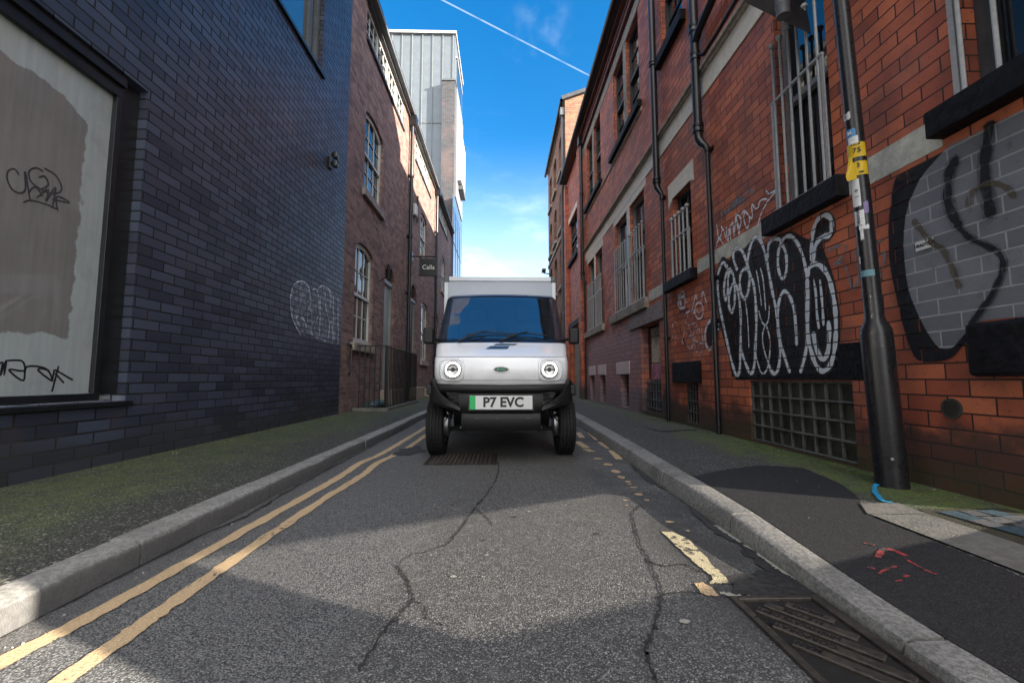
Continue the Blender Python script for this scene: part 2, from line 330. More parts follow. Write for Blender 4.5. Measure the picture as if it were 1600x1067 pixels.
# ---------------------------------------------------------------- mesh helpers
class MB:
    def __init__(s): s.v = []; s.f = []
    def add(s, vs, fs):
        o = len(s.v); s.v += [tuple(map(float, v)) for v in vs]; s.f += [tuple(i+o for i in f) for f in fs]; return s
    def box(s, x0, x1, y0, y1, z0, z1):
        if x0 > x1: x0, x1 = x1, x0
        if y0 > y1: y0, y1 = y1, y0
        return s.add([(x0,y0,z0),(x1,y0,z0),(x1,y1,z0),(x0,y1,z0),(x0,y0,z1),(x1,y0,z1),(x1,y1,z1),(x0,y1,z1)],
                     [(0,3,2,1),(4,5,6,7),(0,1,5,4),(1,2,6,5),(2,3,7,6),(3,0,4,7)])
    def wbox(s, side, u0, u1, z0, z1, d0, d1):          # box on a facade: d = metres out from the wall
        k = -1 if side == 'R' else 1; X0 = XR if side == 'R' else XL
        return s.box(X0+k*d0, X0+k*d1, u0, u1, z0, z1)
    def quad(s, a, b, c, d): return s.add([a, b, c, d], [(0, 1, 2, 3)])
    def prism(s, pts, f0, f1):                          # pts 2-D, f0/f1 map a point to 3-D on each face
        n = len(pts)
        vs = [f0(p) for p in pts]+[f1(p) for p in pts]
        fs = [tuple(range(n)), tuple(range(2*n-1, n-1, -1))]+[(i, i+n, (i+1) % n+n, (i+1) % n) for i in range(n)]
        return s.add(vs, fs)
    def tube(s, path, r, n=12, cap=True):
        P = [Vector(p) for p in path]; R = r if isinstance(r, (list, tuple)) else [r]*len(P)
        o = len(s.v); nv = None; prev = None
        for i, p in enumerate(P):
            d = (P[min(i+1, len(P)-1)]-P[max(i-1, 0)]).normalized()
            if prev is None:
                a = Vector((0, 0, 1)) if abs(d.z) < .9 else Vector((1, 0, 0)); nv = d.cross(a).normalized()
            else:
                nv = (nv - d*nv.dot(d)).normalized()
            prev = d; b = d.cross(nv)
            for k in range(n):
                t = 2*PI*k/n; q = p+(nv*math.cos(t)+b*math.sin(t))*R[i]; s.v.append(tuple(q))
        for i in range(len(P)-1):
            for k in range(n):
                s.f.append((o+i*n+k, o+i*n+(k+1) % n, o+(i+1)*n+(k+1) % n, o+(i+1)*n+k))
        if cap:
            s.f.append(tuple(o+k for k in range(n-1, -1, -1))); s.f.append(tuple(o+(len(P)-1)*n+k for k in range(n)))
        return s
    def lathe(s, prof, c, axis='Z', n=24, a0=0, a1=2*PI):           # prof [(r, h)]
        o = len(s.v); full = abs(a1-a0-2*PI) < 1e-6; m = n if full else n+1
        for r, h in prof:
            for k in range(m):
                t = a0+(a1-a0)*k/n; a, b = r*math.cos(t), r*math.sin(t)
                q = {'Z': (a, b, h), 'X': (h, a, b), 'Y': (a, h, b)}[axis]
                s.v.append((q[0]+c[0], q[1]+c[1], q[2]+c[2]))
        for i in range(len(prof)-1):
            for k in range(n):
                k2 = (k+1) % m
                s.f.append((o+i*m+k, o+i*m+k2, o+(i+1)*m+k2, o+(i+1)*m+k))
        return s
    def ball(s, c, r, n=10):
        prof = [(max(1e-4, r*math.sin(PI*i/6)), -r*math.cos(PI*i/6)) for i in range(7)]
        return s.lathe(prof, c, 'Z', n)
    def build(s, name, mat, parent=None, smooth=False, bevel=0, seg=2, keep=False):
        me = bpy.data.meshes.new(name); me.from_pydata(s.v, [], s.f); me.update()
        bm = bmesh.new(); bm.from_mesh(me); bmesh.ops.recalc_face_normals(bm, faces=bm.faces) if not keep else None
        bm.to_mesh(me); bm.free()
        o = bpy.data.objects.new(name, me); COL.objects.link(o); me.materials.append(M[mat])
        if smooth:
            for p in me.polygons: p.use_smooth = True
            try: me.set_sharp_from_angle(angle=math.radians(40))
            except Exception: pass
        if bevel:
            b = o.modifiers.new('bevel', 'BEVEL'); b.width = bevel; b.segments = seg; b.limit_method = 'ANGLE'; b.angle_limit = math.radians(35); b.harden_normals = False
        if parent is not None:
            o.parent = parent; o.matrix_parent_inverse = Matrix.Translation(parent_loc(parent)).inverted()
        return o
def parent_loc(p):
    return p.location.copy() if p.type == 'EMPTY' else Vector((0, 0, 0))
def tag(o, label=None, cat=None, group=None, kind=None):
    if label: o['label'] = label
    if cat: o['category'] = cat
    if group: o['group'] = group
    if kind: o['kind'] = kind
    return o
def thing(name, loc, label, cat, group=None):
    o = bpy.data.objects.new(name, None); COL.objects.link(o); o.location = loc; o.empty_display_size = .1
    return tag(o, label, cat, group)
def text(s, size, origin, right, up, mat, name, parent, off=0, ext=.0004, align='CENTER', sx=1.0):
    cu = bpy.data.curves.new(name, 'FONT'); cu.body = s; cu.size = size; cu.extrude = ext; cu.offset = off
    cu.align_x = align; cu.align_y = 'CENTER'; cu.resolution_u = 3
    ob = bpy.data.objects.new(name+'_tmp', cu); COL.objects.link(ob)
    bpy.context.view_layer.update()
    me = bpy.data.meshes.new_from_object(ob.evaluated_get(bpy.context.evaluated_depsgraph_get()))
    bpy.data.objects.remove(ob)
    R, U = Vector(right).normalized(), Vector(up).normalized(); N = R.cross(U)
    O = Vector(origin)
    for v in me.vertices: v.co = O+R*(v.co.x*sx)+U*v.co.y+N*v.co.z
    me.materials.clear(); me.materials.append(M[mat])
    o = bpy.data.objects.new(name, me); COL.objects.link(o)
    if parent is not None:
        o.parent = parent; o.matrix_parent_inverse = Matrix.Translation(parent_loc(parent)).inverted()
    return o
def smooth_path(P, k=4):
    if len(P) < 3: return [tuple(p) for p in P]
    out = []
    for i in range(len(P)-1):
        p0, p1, p2, p3 = P[max(i-1, 0)], P[i], P[i+1], P[min(i+2, len(P)-1)]
        for j in range(k):
            t = j/k
            out.append(tuple(.5*((2*p1[a])+(-p0[a]+p2[a])*t+(2*p0[a]-5*p1[a]+4*p2[a]-p3[a])*t*t+(-p0[a]+3*p1[a]-3*p2[a]+p3[a])*t**3) for a in range(2)))
    out.append(tuple(P[-1])); return out
def ribbon(mb, P, w, f3, jit=0, taper=True, d0=0.0, slope=.00002, vary=False):
    """a painted stroke: P 2-D centre line, f3(a, b, d) lifts it d metres off its surface"""
    n = len(P); L = []
    for i in range(n):
        a = P[max(i-1, 0)]; b = P[min(i+1, n-1)]
        dx, dy = b[0]-a[0], b[1]-a[1]; l = math.hypot(dx, dy) or 1
        ww = (w[i] if isinstance(w, list) else w)*.5*(1+.16*math.sin(i*.9+n)+.08*math.sin(i*2.3)) if vary else (w[i] if isinstance(w, list) else w)*.5
        if taper and n > 6 and (i == 0 or i == n-1): ww *= .5
        j1 = random.uniform(-jit, jit); j2 = random.uniform(-jit, jit); d = d0+slope*i
        L.append((f3(P[i][0]-dy/l*(ww+j1), P[i][1]+dx/l*(ww+j1), d), f3(P[i][0]+dy/l*(ww+j2), P[i][1]-dx/l*(ww+j2), d)))
    vs = [q for p in L for q in p]
    mb.add(vs, [(2*i, 2*i+1, 2*i+3, 2*i+2) for i in range(n-1)])
def onR(u, z, d): return (XR-d, u, z)
def onL(u, z, d): return (XL+d, u, z)
def arc_pts(u0, u1, ztop, rise, n=12):
    """points of an arch from (u0, ztop-rise) over ztop to (u1, ztop-rise)"""
    w = (u1-u0)/2; c = (u0+u1)/2
    if rise >= w-1e-4: return [(c-w*math.cos(PI*i/n), ztop-rise+rise*math.sin(PI*i/n)) for i in range(n+1)]
    R = (w*w+rise*rise)/(2*rise); a = math.asin(w/R)
    return [(c+R*math.sin(-a+2*a*i/n), ztop-R+R*math.cos(-a+2*a*i/n)) for i in range(n+1)]
def facade(name, side, u0, u1, z0, z1, ops, mat, parent, X0=None):
    X = X0 if X0 is not None else (XR if side == 'R' else XL); k = -1 if side == 'R' else 1
    P = lambda u, z, d=0: (X+k*d, u, z)
    us = sorted({round(q, 4) for q in [u0, u1]+[o['u'][0] for o in ops]+[o['u'][1] for o in ops] if u0 <= q <= u1})
    zs = sorted({round(q, 4) for q in [z0, z1]+[o['z'][0] for o in ops]+[o['z'][1] for o in ops] if z0 <= q <= z1})
    mb = MB()
    for a, b in zip(us, us[1:]):
        for c, d in zip(zs, zs[1:]):
            mu, mz = (a+b)/2, (c+d)/2
            if any(o['u'][0] < mu < o['u'][1] and o['z'][0] < mz < o['z'][1] for o in ops): continue
            mb.quad(P(a, c), P(b, c), P(b, d), P(a, d))
    for o in ops:
        (a, b), (c, d), dp = o['u'], o['z'], o.get('d', .12); r = o.get('rise', 0)
        top = d-r
        mb.quad(P(a, c), P(a, top), P(a, top, -dp), P(a, c, -dp)); mb.quad(P(b, c), P(b, top), P(b, top, -dp), P(b, c, -dp))
        mb.quad(P(a, c), P(b, c), P(b, c, -dp), P(a, c, -dp))
        if r:
            A = arc_pts(a, b, d, r)
            for p, q in zip(A, A[1:]):
                mb.quad(P(p[0], p[1]), P(q[0], q[1]), P(q[0], q[1], -dp), P(p[0], p[1], -dp))
                mb.quad(P(p[0], p[1]), P(q[0], q[1]), P(q[0], d), P(p[0], d)) if q[1] < d-1e-5 or p[1] < d-1e-5 else None
        else: mb.quad(P(a, d), P(b, d), P(b, d, -dp), P(a, d, -dp))
    return mb.build(name, mat, parent, keep=True)
def pane_shape(side, u0, u1, z0, z1, rise, d, inset=0):
    pts = [(u0, z0), (u1, z0)]
    if rise: pts += [(p[0], p[1]) for p in reversed(arc_pts(u0, u1, z1, rise))]
    else: pts += [(u1, z1), (u0, z1)]
    return pts
def window(bld, side, u0, u1, z0, z1, rise=0, depth=.12, nu=2, nz=3, glass='window_glass', fmat='sash_paint', sill=None, sash=True,
           fw=.05, bw=.016, grille=None, mull=(), label=None):
    f3 = onR if side == 'R' else onL
    pts = pane_shape(side, u0, u1, z0, z1, rise, 0)
    mb = MB(); mb.add([f3(p[0], p[1], -depth+.012) for p in pts], [tuple(range(len(pts)))])
    w = mb.build('window', glass, bld)
    if label: w['label'] = label
    fr = MB(); D0, D1 = -depth+.015, -depth+.055; d2 = -depth+.034
    e = .002
    fr.wbox(side, u0+e, u0+fw, z0+e, z1-rise, D0, D1); fr.wbox(side, u1-fw, u1-e, z0+e, z1-rise, D0, D1)
    fr.wbox(side, u0+fw, u1-fw, z0+e, z0+fw*1.2, D0, D1-.001)
    if rise:
        A = arc_pts(u0+e, u1-e, z1-e, rise); B = arc_pts(u0+fw, u1-fw, z1-fw, max(rise-.004, .01))
        for i in range(len(A)-1):
            P = lambda q, d: f3(q[0], q[1], d)
            fr.add([P(A[i], D0), P(A[i+1], D0), P(B[i+1], D0), P(B[i], D0), P(A[i], D1), P(A[i+1], D1), P(B[i+1], D1), P(B[i], D1)],
                   [(0,3,2,1),(4,5,6,7),(0,1,5,4),(1,2,6,5),(2,3,7,6),(3,0,4,7)])
    else: fr.wbox(side, u0+fw, u1-fw, z1-fw, z1-e, D0, D1-.001)
    zt = z1-max(rise, fw); mid = (z0+zt)/2
    if sash: fr.wbox(side, u0+fw, u1-fw, mid-.025, mid+.025, D0, D1+.01)
    for i in range(1, nu):
        u = u0+fw+(u1-u0-2*fw)*i/nu; fr.wbox(side, u-bw/2, u+bw/2, z0+fw, z1-rise*.25-fw*.5, D0, d2)
    for j in range(1, nz):
        z = z0+fw+(zt-z0-fw)*j/nz
        if sash and abs(z-mid) < .03: continue
        fr.wbox(side, u0+fw, u1-fw, z-bw/2, z+bw/2, D0, d2-.002)
    for u in mull: fr.wbox(side, u-.035, u+.035, z0+fw, z1-fw, D0, D1+.004)
    fr.build('frame', fmat, w)
    if sill:
        a, b, c, d, mt, pr = sill
        MB().wbox(side, a, b, c, d, -.05, pr).build('sill', mt, w, bevel=.006)
    if grille:
        g0, g1, zb, zrail, ztop, nb, r = grille
        g = MB(); dd = .035
        for i in range(nb):
            u = g0+.03+(g1-g0-.06)*i/(nb-1)
            g.tube([f3(u, zb, dd), f3(u, ztop, dd)], r, 8); g.ball(f3(u, ztop+.016, dd), r*2.5, 10)
        g.wbox(side, g0-.02, g1+.02, zrail-.010, zrail+.010, dd-.012, dd+.010)
        g.wbox(side, g0-.02, g1+.02, zb-.006, zb+.012, dd-.012, dd+.012)
        for u in (g0-.02, g1-.01): g.wbox(side, u, u+.03, zb+.013, zrail-.011, dd-.008, dd+.004)
        for z in (zb+.3, zb+.75): g.wbox(side, g1+.0, g1+.02, z, z+.02, -.05, dd-.012)
        g.build('grille', 'bar_grey', w, smooth=True)
    return w
def pipe(bld, side, u, zt, zb, r, d=.07, mat='black_iron', collars=(), name='downpipe'):
    f3 = onR if side == 'R' else onL
    m = MB(); m.tube([f3(u, zt, d), f3(u, zb, d)], r, 14)
    for z in collars:
        X = f3(u, z, d)
        m.lathe([(r, -.045), (r*1.35, -.04), (r*1.35, -.01), (r*1.2, 0), (r*1.35, .01), (r*1.35, .04), (r, .045)], X, 'Z', 14)
        m.wbox(side, u-r*2.0, u+r*2.0, z-.02, z+.02, 0.001, .02); m.wbox(side, u-r, u+r, z-.018, z+.018, .02, d)
    return m.build(name, mat, bld, smooth=True)
# ================================================================ THE GROUND
g = MB().box(-300, 300, -120, 500, -.3, -.006).build('ground', 'right_pavement_surface'); tag(g, 'ground beneath the street and the lots around it', None, None, 'structure')
rd = MB(); rd.quad((-1.52, -12, 0), (1.3, -12, 0), (1.3, 60, 0), (-1.52, 60, 0)); road = rd.build('road', 'road_asphalt'); tag(road, 'worn grey asphalt carriageway of the narrow street', None, None, 'structure')
def lerp_t(T, y):
    for a, b in zip(T, T[1:]):
        if a[0] <= y <= b[0]:
            t = (y-a[0])/(b[0]-a[0]); return tuple(p+(q-p)*t for p, q in zip(a[1:], b[1:]))
    return T[-1][1:]
def rk(y):                                # right kerb: face (top edge) and back edge, from the photo
    return lerp_t([(-12, 1.045, 1.16), (.9, 1.045, 1.16), (1.3, 1.045, 1.165), (2.05, 1.055, 1.175), (2.9, 1.065, 1.195), (4.2, 1.11, 1.26), (6.4, 1.15, 1.32), (12, 1.2, 1.38), (60, 1.25, 1.42)], y)
def hk(y): return lerp_t([(-12, .036), (1.25, .038), (1.6, .062), (2.05, .094), (2.6, .106), (60, .108)], y)[0]    # the kerb is dropped towards the camera
def pz(x, y):
    kb = rk(y)[1]; t = min(1, max(0, (x-kb)/(XR-.25-kb))); t = t*t*(3-2*t); h = hk(y)-.003; return h+(.105-h)*t
def fit(p):                               # a reading made for a flat pavement, moved along its sight line to the real surface
    x, y = p
    for _ in range(6):
        k = (H-pz(x, y))/(H-.11); x, y = p[0]*k, p[1]*k
    return (x, y)
def kerb(side):
    m = MB(); ys = []
    y = -6.0; L = .87 if side > 0 else .92; off = 1.16 if side > 0 else 1.75
    y = off-8*L
    while y < 40:
        y0, y1 = y+.0055, y+L-.0055; e = random.uniform(-.006, .006); h = .096+random.uniform(-.003, .002); hh = lambda yy: (hk(yy)+.002 if side > 0 else h)
        if side > 0: (a0, b0), (a1, b1) = rk(max(y0, -12)), rk(y1); f0, f1 = a0, a1
        else: a0 = a1 = -1.392+e; b0 = b1 = -1.52; f0 = f1 = a0-.012
        n = 5; vs = []
        for i in range(n+1):
            t = i/n; yy = y0+(y1-y0)*t; a = a0+(a1-a0)*t+e; b = b0+(b1-b0)*t; ff = a+(-.012 if side > 0 else -.012)
            s = 1 if side > 0 else -1; w = random.uniform(-.0025, .0025)
            h = hh(yy); vs += [(ff, yy, -.08), (a+s*.004, yy, h-.026+w), (a+s*.012, yy, h-.008+w), (a+s*.034, yy, h+w*.5), (b, yy, h), (b, yy, -.08)]
        fs = []
        for i in range(n):
            for k in range(5): fs.append((i*6+k, i*6+k+1, (i+1)*6+k+1, (i+1)*6+k))
        fs += [tuple(range(6)), tuple(n*6+k for k in range(5, -1, -1))]
        m.add(vs, fs); y += L
    return m
tag(kerb(1).build('right_kerb', 'kerb_stone', smooth=True), 'granite kerb stones along the right side of the road', None, None, 'structure')
tag(kerb(-1).build('left_kerb', 'left_kerb_stone', smooth=True), 'grey kerb stones along the left side of the road', None, None, 'structure')
m = MB(); m.box(XL-.3, -1.524, -12, 60, -.05, .091)
lp = m.build('left_pavement', 'left_pavement_surface'); tag(lp, 'mossy asphalt pavement on the left', None, None, 'structure')
m = MB(); ys = [-12, -4, 0, .6]+[.8+.15*i for i in range(20)]+[4.2, 6.4, 12, 60]; NX = 14
for y in ys:
    kb = rk(y)[1]+.003
    for i in range(NX+1):
        x = kb+(XR-.2-kb)*i/NX if i < NX else XR+2.5; m.v.append((x, y, pz(x, y)))
for j in range(len(ys)-1):
    for i in range(NX): o_ = j*(NX+1)+i; m.f.append((o_, o_+1, o_+NX+2, o_+NX+1))
rp = m.build('right_pavement', 'right_pavement_surface', smooth=True); tag(rp, 'grey pavement with green moss along the red brick wall', None, None, 'structure')
def sheet(name, pts, z, mat, parent, jit=.008, k=6, th=None):
    P = []
    for i, a in enumerate(pts):
        b = pts[(i+1) % len(pts)]
        for j in range(k):
            t = j/k; P.append((a[0]+(b[0]-a[0])*t+random.uniform(-jit, jit), a[1]+(b[1]-a[1])*t+random.uniform(-jit, jit)))
    m = MB()
    if th: m.prism(P, lambda p: (p[0], p[1], z), lambda p: (p[0], p[1], z-th))
    else: m.add([(p[0], p[1], z) for p in P], [tuple(range(len(P)))])
    o = m.build(name, mat, parent)
    if not parent: tag(o, kind='structure')
    return o
def draped(name, pts, dz, mat, fitit=True, n=9, jit=.003):
    """a thin layer laid on the right pavement: the outline is cut from a fine grid so that it follows the fall of the surface"""
    P = [fit(p) for p in pts] if fitit else pts
    bm = bmesh.new(); vs = [bm.verts.new((p[0], p[1], 0)) for p in P]; f = bm.faces.new(vs)
    x0, x1 = min(p[0] for p in P), max(p[0] for p in P); y0, y1 = min(p[1] for p in P), max(p[1] for p in P)
    k = x0+.06
    while k < x1: bmesh.ops.bisect_plane(bm, geom=bm.verts[:]+bm.edges[:]+bm.faces[:], plane_co=(k, 0, 0), plane_no=(1, 0, 0)); k += .06
    k = y0+.09
    while k < y1: bmesh.ops.bisect_plane(bm, geom=bm.verts[:]+bm.edges[:]+bm.faces[:], plane_co=(0, k, 0), plane_no=(0, 1, 0)); k += .09
    for v in bm.verts: v.co.z = pz(v.co.x, v.co.y)+dz
    me = bpy.data.meshes.new(name); bm.to_mesh(me); bm.free(); me.materials.append(M[mat]); o = bpy.data.objects.new(name, me); COL.objects.link(o); o.parent = rp
    return o
def wob(pts, j=.006, k=5):
    P = []
    for i, a in enumerate(pts):
        b = pts[(i+1) % len(pts)]
        for q in range(k): t = q/k; P.append((a[0]+(b[0]-a[0])*t+random.uniform(-j, j), a[1]+(b[1]-a[1])*t+random.uniform(-j, j)))
    return P
ap = [fit(p) for p in [(1.55, 2.93), (1.80, 3.03), (2.05, 2.95), (1.96, 2.5), (1.84, 2.25), (1.74, 2.1), (1.635, 1.93), (1.60, 1.34), (1.56, .4)]]
ap = [(rk(2.79)[1]+.01, 2.74)]+ap+[(rk(y)[1]+.008, y) for y in (.45, .8, 1.2, 1.6, 2.05, 2.4)]
draped('asphalt_patch', wob(ap, .0035, 4), .004, 'new_asphalt', False)
for a, b in ((2.1, 1.935), (1.93, .95), (.945, .1)):
    X0 = 1.735 if a > 2 else (1.64 if a > 1.5 else 1.60); X1 = 1.925 if a > 2 else 1.90
    draped('flagstone', wob([(X0, a), (1.63 if a > 2 else X0-.03, b), (1.90 if a > 2 else 1.87, b), (X1, a)], .0015), .008, 'flag_stone')
draped('soil_bed', wob([(1.935, 2.02), (2.36, 2.02), (2.36, .3), (1.90, .3), (1.905, 1.9)], .006), .0035, 'soil')
for (x0, y0, x1, y1, mt) in ((1.98, 1.965, 2.08, 1.85, 'slate_blue'), (2.085, 1.97, 2.16, 1.90, 'slate_pale'), (2.165, 1.975, 2.26, 1.89, 'slate_blue'), (1.99, 1.845, 2.07, 1.76, 'slate_pale'),
                          (2.075, 1.893, 2.17, 1.80, 'slate_pale'), (2.175, 1.885, 2.30, 1.79, 'slate_pale'), (1.985, 1.755, 2.10, 1.66, 'slate_blue'), (2.105, 1.795, 2.20, 1.70, 'slate_pale'), (2.0, 1.65, 2.12, 1.5, 'slate_pale')):
    q = lambda: random.uniform(-.012, .012)
    draped('broken_slate', [(x0+q(), y0+q()*.5), (x1+q(), y0+q()), (x1+q(), y1), (x0+q(), y1)], .0075+random.uniform(0, .002), mt)
sheet('access_slab', [(1.79, 5.36), (2.30, 5.75), (2.36, 5.15), (1.81, 4.97)], .1135, 'right_pavement_surface', rp, .006)
# ---- road paint
def gf(a, b, d): return (a, b, d)
def road_line(name, P, w, mat, z=.004, jit=.006, parent=None):
    m = MB(); Q = smooth_path(P, 14); ribbon(m, Q, w, lambda a, b, d: (a, b, z), jit); o = m.build(name, mat, parent or road, keep=True); return o
road_line('yellow_line', [(-1.285, .2), (-1.27, 1.17), (-1.245, 1.4), (-1.215, 2.3), (-1.19, 3.2), (-1.205, 3.75), (-1.15, 4.3), (-1.13, 6.4), (-1.12, 14), (-1.12, 30)], .062, 'yellow_paint')
road_line('yellow_line', [(-1.02, .2), (-1.045, 1.11), (-1.055, 1.4), (-1.065, 1.77), (-1.065, 2.6), (-1.04, 3.3), (-1.06, 3.75), (-1.00, 4.3), (-.97, 5.6), (-.97, 14), (-.97, 30)], .058, 'yellow_paint')
def blot(P, z, mat, name, parent, n=10, r=.03, ry=None, jit=.35):
    m = MB(); ry = ry or r
    pts = [(P[0]+r*math.cos(2*PI*i/n)*random.uniform(1-jit, 1), P[1]+ry*math.sin(2*PI*i/n)*random.uniform(1-jit, 1)) for i in range(n)]
    m.add([(p[0], p[1], z) for p in pts], [tuple(range(n))]); return m.build(name, mat, parent)
for px, py, r, ry in ((934, 717, .045, .035), (950, 726, .045, .055), (962, 737, .04, .07), (971, 746, .03, .05), (981, 753, .025, .028), (984, 757, .02, .014), (990, 762, .028, .018), (998, 773, .032, .028), (1011, 782, .017, .016), (977, 782, .018, .008), (979, 790, .012, .008), (1046, 816, .025, .018), (1075, 830, .012, .010)):
    x, y = gz(px, py); blot((x, y), .004, 'yellow_paint', 'yellow_line', road, 12, r, ry, .3)
sheet('yellow_line', [gz(1085, 913), gz(1098, 911), gz(1112, 919), gz(1124, 932), gz(1105, 932), gz(1095, 927)], .004, 'yellow_paint', road, .003)
sheet('yellow_line', [gz(1033, 832), gz(1052, 832), gz(1075, 843), gz(1097, 865), gz(1118, 888), gz(1137, 905), gz(1140, 913), gz(1108, 913), gz(1115, 903), gz(1093, 886), gz(1070, 866)], .004, 'pale_yellow_paint', road, .004)
for P in ([(905, 662), (917, 672), (935, 688)], [(938, 691), (952, 701)], [(955, 704), (968, 718)]):
    G = [gz(*p) for p in P]; road_line('yellow_line', G, .07, 'yellow_paint')
for P in ([(903, 676), (910, 684)], [(902, 690), (917, 700)], [(915, 702), (926, 706)]):
    G = [gz(*p) for p in P]; road_line('yellow_line', G, .075, 'yellow_paint')
for P, w in (([(1118, 822), (1140, 836), (1158, 849)], .022), ([(1162, 853), (1180, 862)], .018), ([(1185, 866), (1215, 888), (1250, 908)], .026), ([(1125, 928), (1160, 934), (1215, 937)], .02)):
    road_line('mortar_streak', [gz(*p) for p in P], w, 'pale_lime', .006, .006)
# tar in the gutter and cracks
sheet('tar_patch', [gz(1060, 775), gz(1115, 812), gz(1180, 862), gz(1270, 925), gz(1290, 934), gz(1150, 934), gz(1140, 905), gz(1190, 890), gz(1150, 850), gz(1105, 825)], .0045, 'tar', road, .016)
sheet('tar_patch', [gz(985, 712), gz(1028, 752), gz(1060, 775), gz(1010, 752), gz(985, 728)], .0045, 'tar', road, .012)
sheet('tar_patch', [gz(612, 712), gz(625, 702), gz(655, 697), gz(664, 705), gz(640, 712)], .0045, 'tar', road, .02)
def crack(P, w, name='crack'):
    Q = smooth_path(P, 12); Q = [(a+random.uniform(-.006, .006), b+random.uniform(-.006, .006)) for a, b in Q]
    m = MB(); ribbon(m, Q, [w*random.uniform(.3, 1.3) for _ in Q], lambda a, b, d: (a, b, .0035), 0); m.build(name, 'crack_dirt', road, keep=True)
crack([gz(*p) for p in ((779, 722), (777, 745), (762, 770), (742, 795), (720, 825), (700, 850))], .012)
crack([gz(*p) for p in ((620, 884), (634, 905), (643, 935), (622, 965), (600, 985), (560, 1050))], .010)
crack([gz(*p) for p in ((1003, 788), (990, 800), (989, 812), (1000, 850), (1015, 878), (1028, 908), (1033, 930), (1030, 950), (1022, 985), (1010, 1010), (1012, 1030), (1025, 1067), (1030, 1100))], .011)
crack([gz(*p) for p in ((742, 795), (760, 808), (768, 822))], .006)
crack([gz(*p) for p in ((643, 935), (662, 948), (668, 965), (690, 978))], .006)
crack([gz(*p) for p in ((1015, 878), (1040, 885), (1068, 882), (1095, 893), (1120, 890))], .008)
crack([gz(*p) for p in ((1033, 930), (1075, 925), (1110, 930))], .007)
crack([gz(*p) for p in ((700, 850), (668, 862), (640, 868), (622, 884))], .005)
crack([(-1.40, 1.2), (-1.385, 2), (-1.34, 2.4), (-1.375, 3), (-1.38, 4.5), (-1.38, 7)], .025, 'gutter_dirt')
crack([gz(*p) for p in ((1005, 700), (1035, 752), (1116, 815), (1180, 865), (1270, 928), (1330, 972), (1420, 1040), (1480, 1085))], .035, 'gutter_dirt')
for (px, py, r) in ((803, 808, .022), (932, 835, .02), (706, 790, .015), (755, 845, .01), (855, 917, .008)):
    blot(gz(px, py), .0038, 'crack_dirt', 'oil_spot', road, 12, r, r*.6)
for (px, py, r) in ((827, 800, .012), (708, 902, .016), (760, 868, .012), (968, 914, .008), (755, 902, .01), (673, 868, .007), (1069, 972, .02)):
    blot(gz(px, py), .0042, 'pale_lime', 'chewing_gum', road, 9, r, r*.7)
# pavement spray marks
def pv(P): return [fit(gz(px, py, .11)) for px, py in P]
def pline(name, P, w, mat, z, parent=None, jit=.004):
    m = MB(); ribbon(m, smooth_path(pv(P), 6), w, lambda a, b, d: (a, b, pz(a, b)+z+d), jit); return m.build(name, mat, parent or rp, keep=True)
pline('blue_arc', [(1384, 757), (1372, 758), (1367, 765), (1368, 772), (1374, 780), (1382, 786), (1396, 788)], .022, 'paint_blue', .011)
for P, w in (([(1350, 850), (1368, 854)], .02), ([(1372, 874), (1378, 862), (1392, 861), (1404, 865), (1416, 871)], .03), ([(1418, 877), (1440, 890), (1466, 901)], .012), ([(1355, 888), (1368, 891)], .022), ([(1372, 899), (1388, 891), (1402, 887)], .016), ([(1412, 903), (1420, 901)], .018), ([(1398, 910), (1410, 909)], .012)):
    pline('red_spray_mark', P, w*.62, 'red_marking', .0062, jit=.003)
# loose grit and litter along wall foot and gutters: nobody could count it
gm = MB()
def bit(x, y, z, r):
    a = random.uniform(0, PI); q = [(math.cos(a+PI*2*i/5)*r*random.uniform(.6, 1), math.sin(a+2*PI*i/5)*r*random.uniform(.6, 1)) for i in range(5)]
    gm.prism(q, lambda p: (x+p[0]*.6, y+p[1]*.6, z+r*.5), lambda p: (x+p[0], y+p[1], z-.001))
for _ in range(260):
    y = random.uniform(1.2, 8); x, z = random.choice(((XR-.02-abs(random.gauss(0, .09)), .106), (XL+.02+abs(random.gauss(0, .10)), .092), (rk(y)[0]-.01-abs(random.gauss(0, .05)), .001), (-1.35+abs(random.gauss(0, .05)), .001)))
    bit(x, y, z, random.uniform(.002, .006))
for _ in range(220):
    y = random.uniform(1.0, 7); x = random.choice((random.uniform(-1.3, .9), random.uniform(1.3, 2.3), random.uniform(-2.8, -1.6)))
    bit(x, y, .001 if abs(x+.2) < 1.12 else (.092 if x < 0 else pz(x, y)+.005), random.uniform(.0015, .004))
tag(gm.build('grit', 'grit_pale'), 'loose grit and crumbs scattered in the gutters and along the walls', 'grit', None, 'stuff')
mt_ = MB()
def tuft(x, y, z, r):
    n = random.randint(5, 8)
    for i in range(n):
        a = random.uniform(0, 2*PI); q = random.uniform(0, r); bx, by = x+q*math.cos(a), y+q*math.sin(a); h = random.uniform(.35, 1)*r*.8; w = r*.35; b = random.uniform(0, PI)
        mt_.add([(bx-w*math.cos(b), by-w*math.sin(b), z), (bx+w*math.cos(b), by+w*math.sin(b), z), (bx+random.uniform(-w, w), by+random.uniform(-w, w), z+h)], [(0, 1, 2)])
for _ in range(1500):
    y = random.uniform(1.95, 7.5)**1.0; x = XR-.01-abs(random.gauss(0, .13)); 
    if math.sin(y*5.3)+math.sin(y*2.1+1)+random.uniform(-1, 1) > -.2: tuft(x, y, pz(x, y)-.001, random.uniform(.004, .011))
for _ in range(900):
    y = random.uniform(2.2, 9); x = XL+.01+abs(random.gauss(0, .12))
    if math.sin(y*4.1)+math.sin(y*1.7)+random.uniform(-1, 1) > 0: tuft(x, y, .0905, random.uniform(.004, .010))
simple('moss_green', (.085, .12, .025), .95, .5, 60, .001)
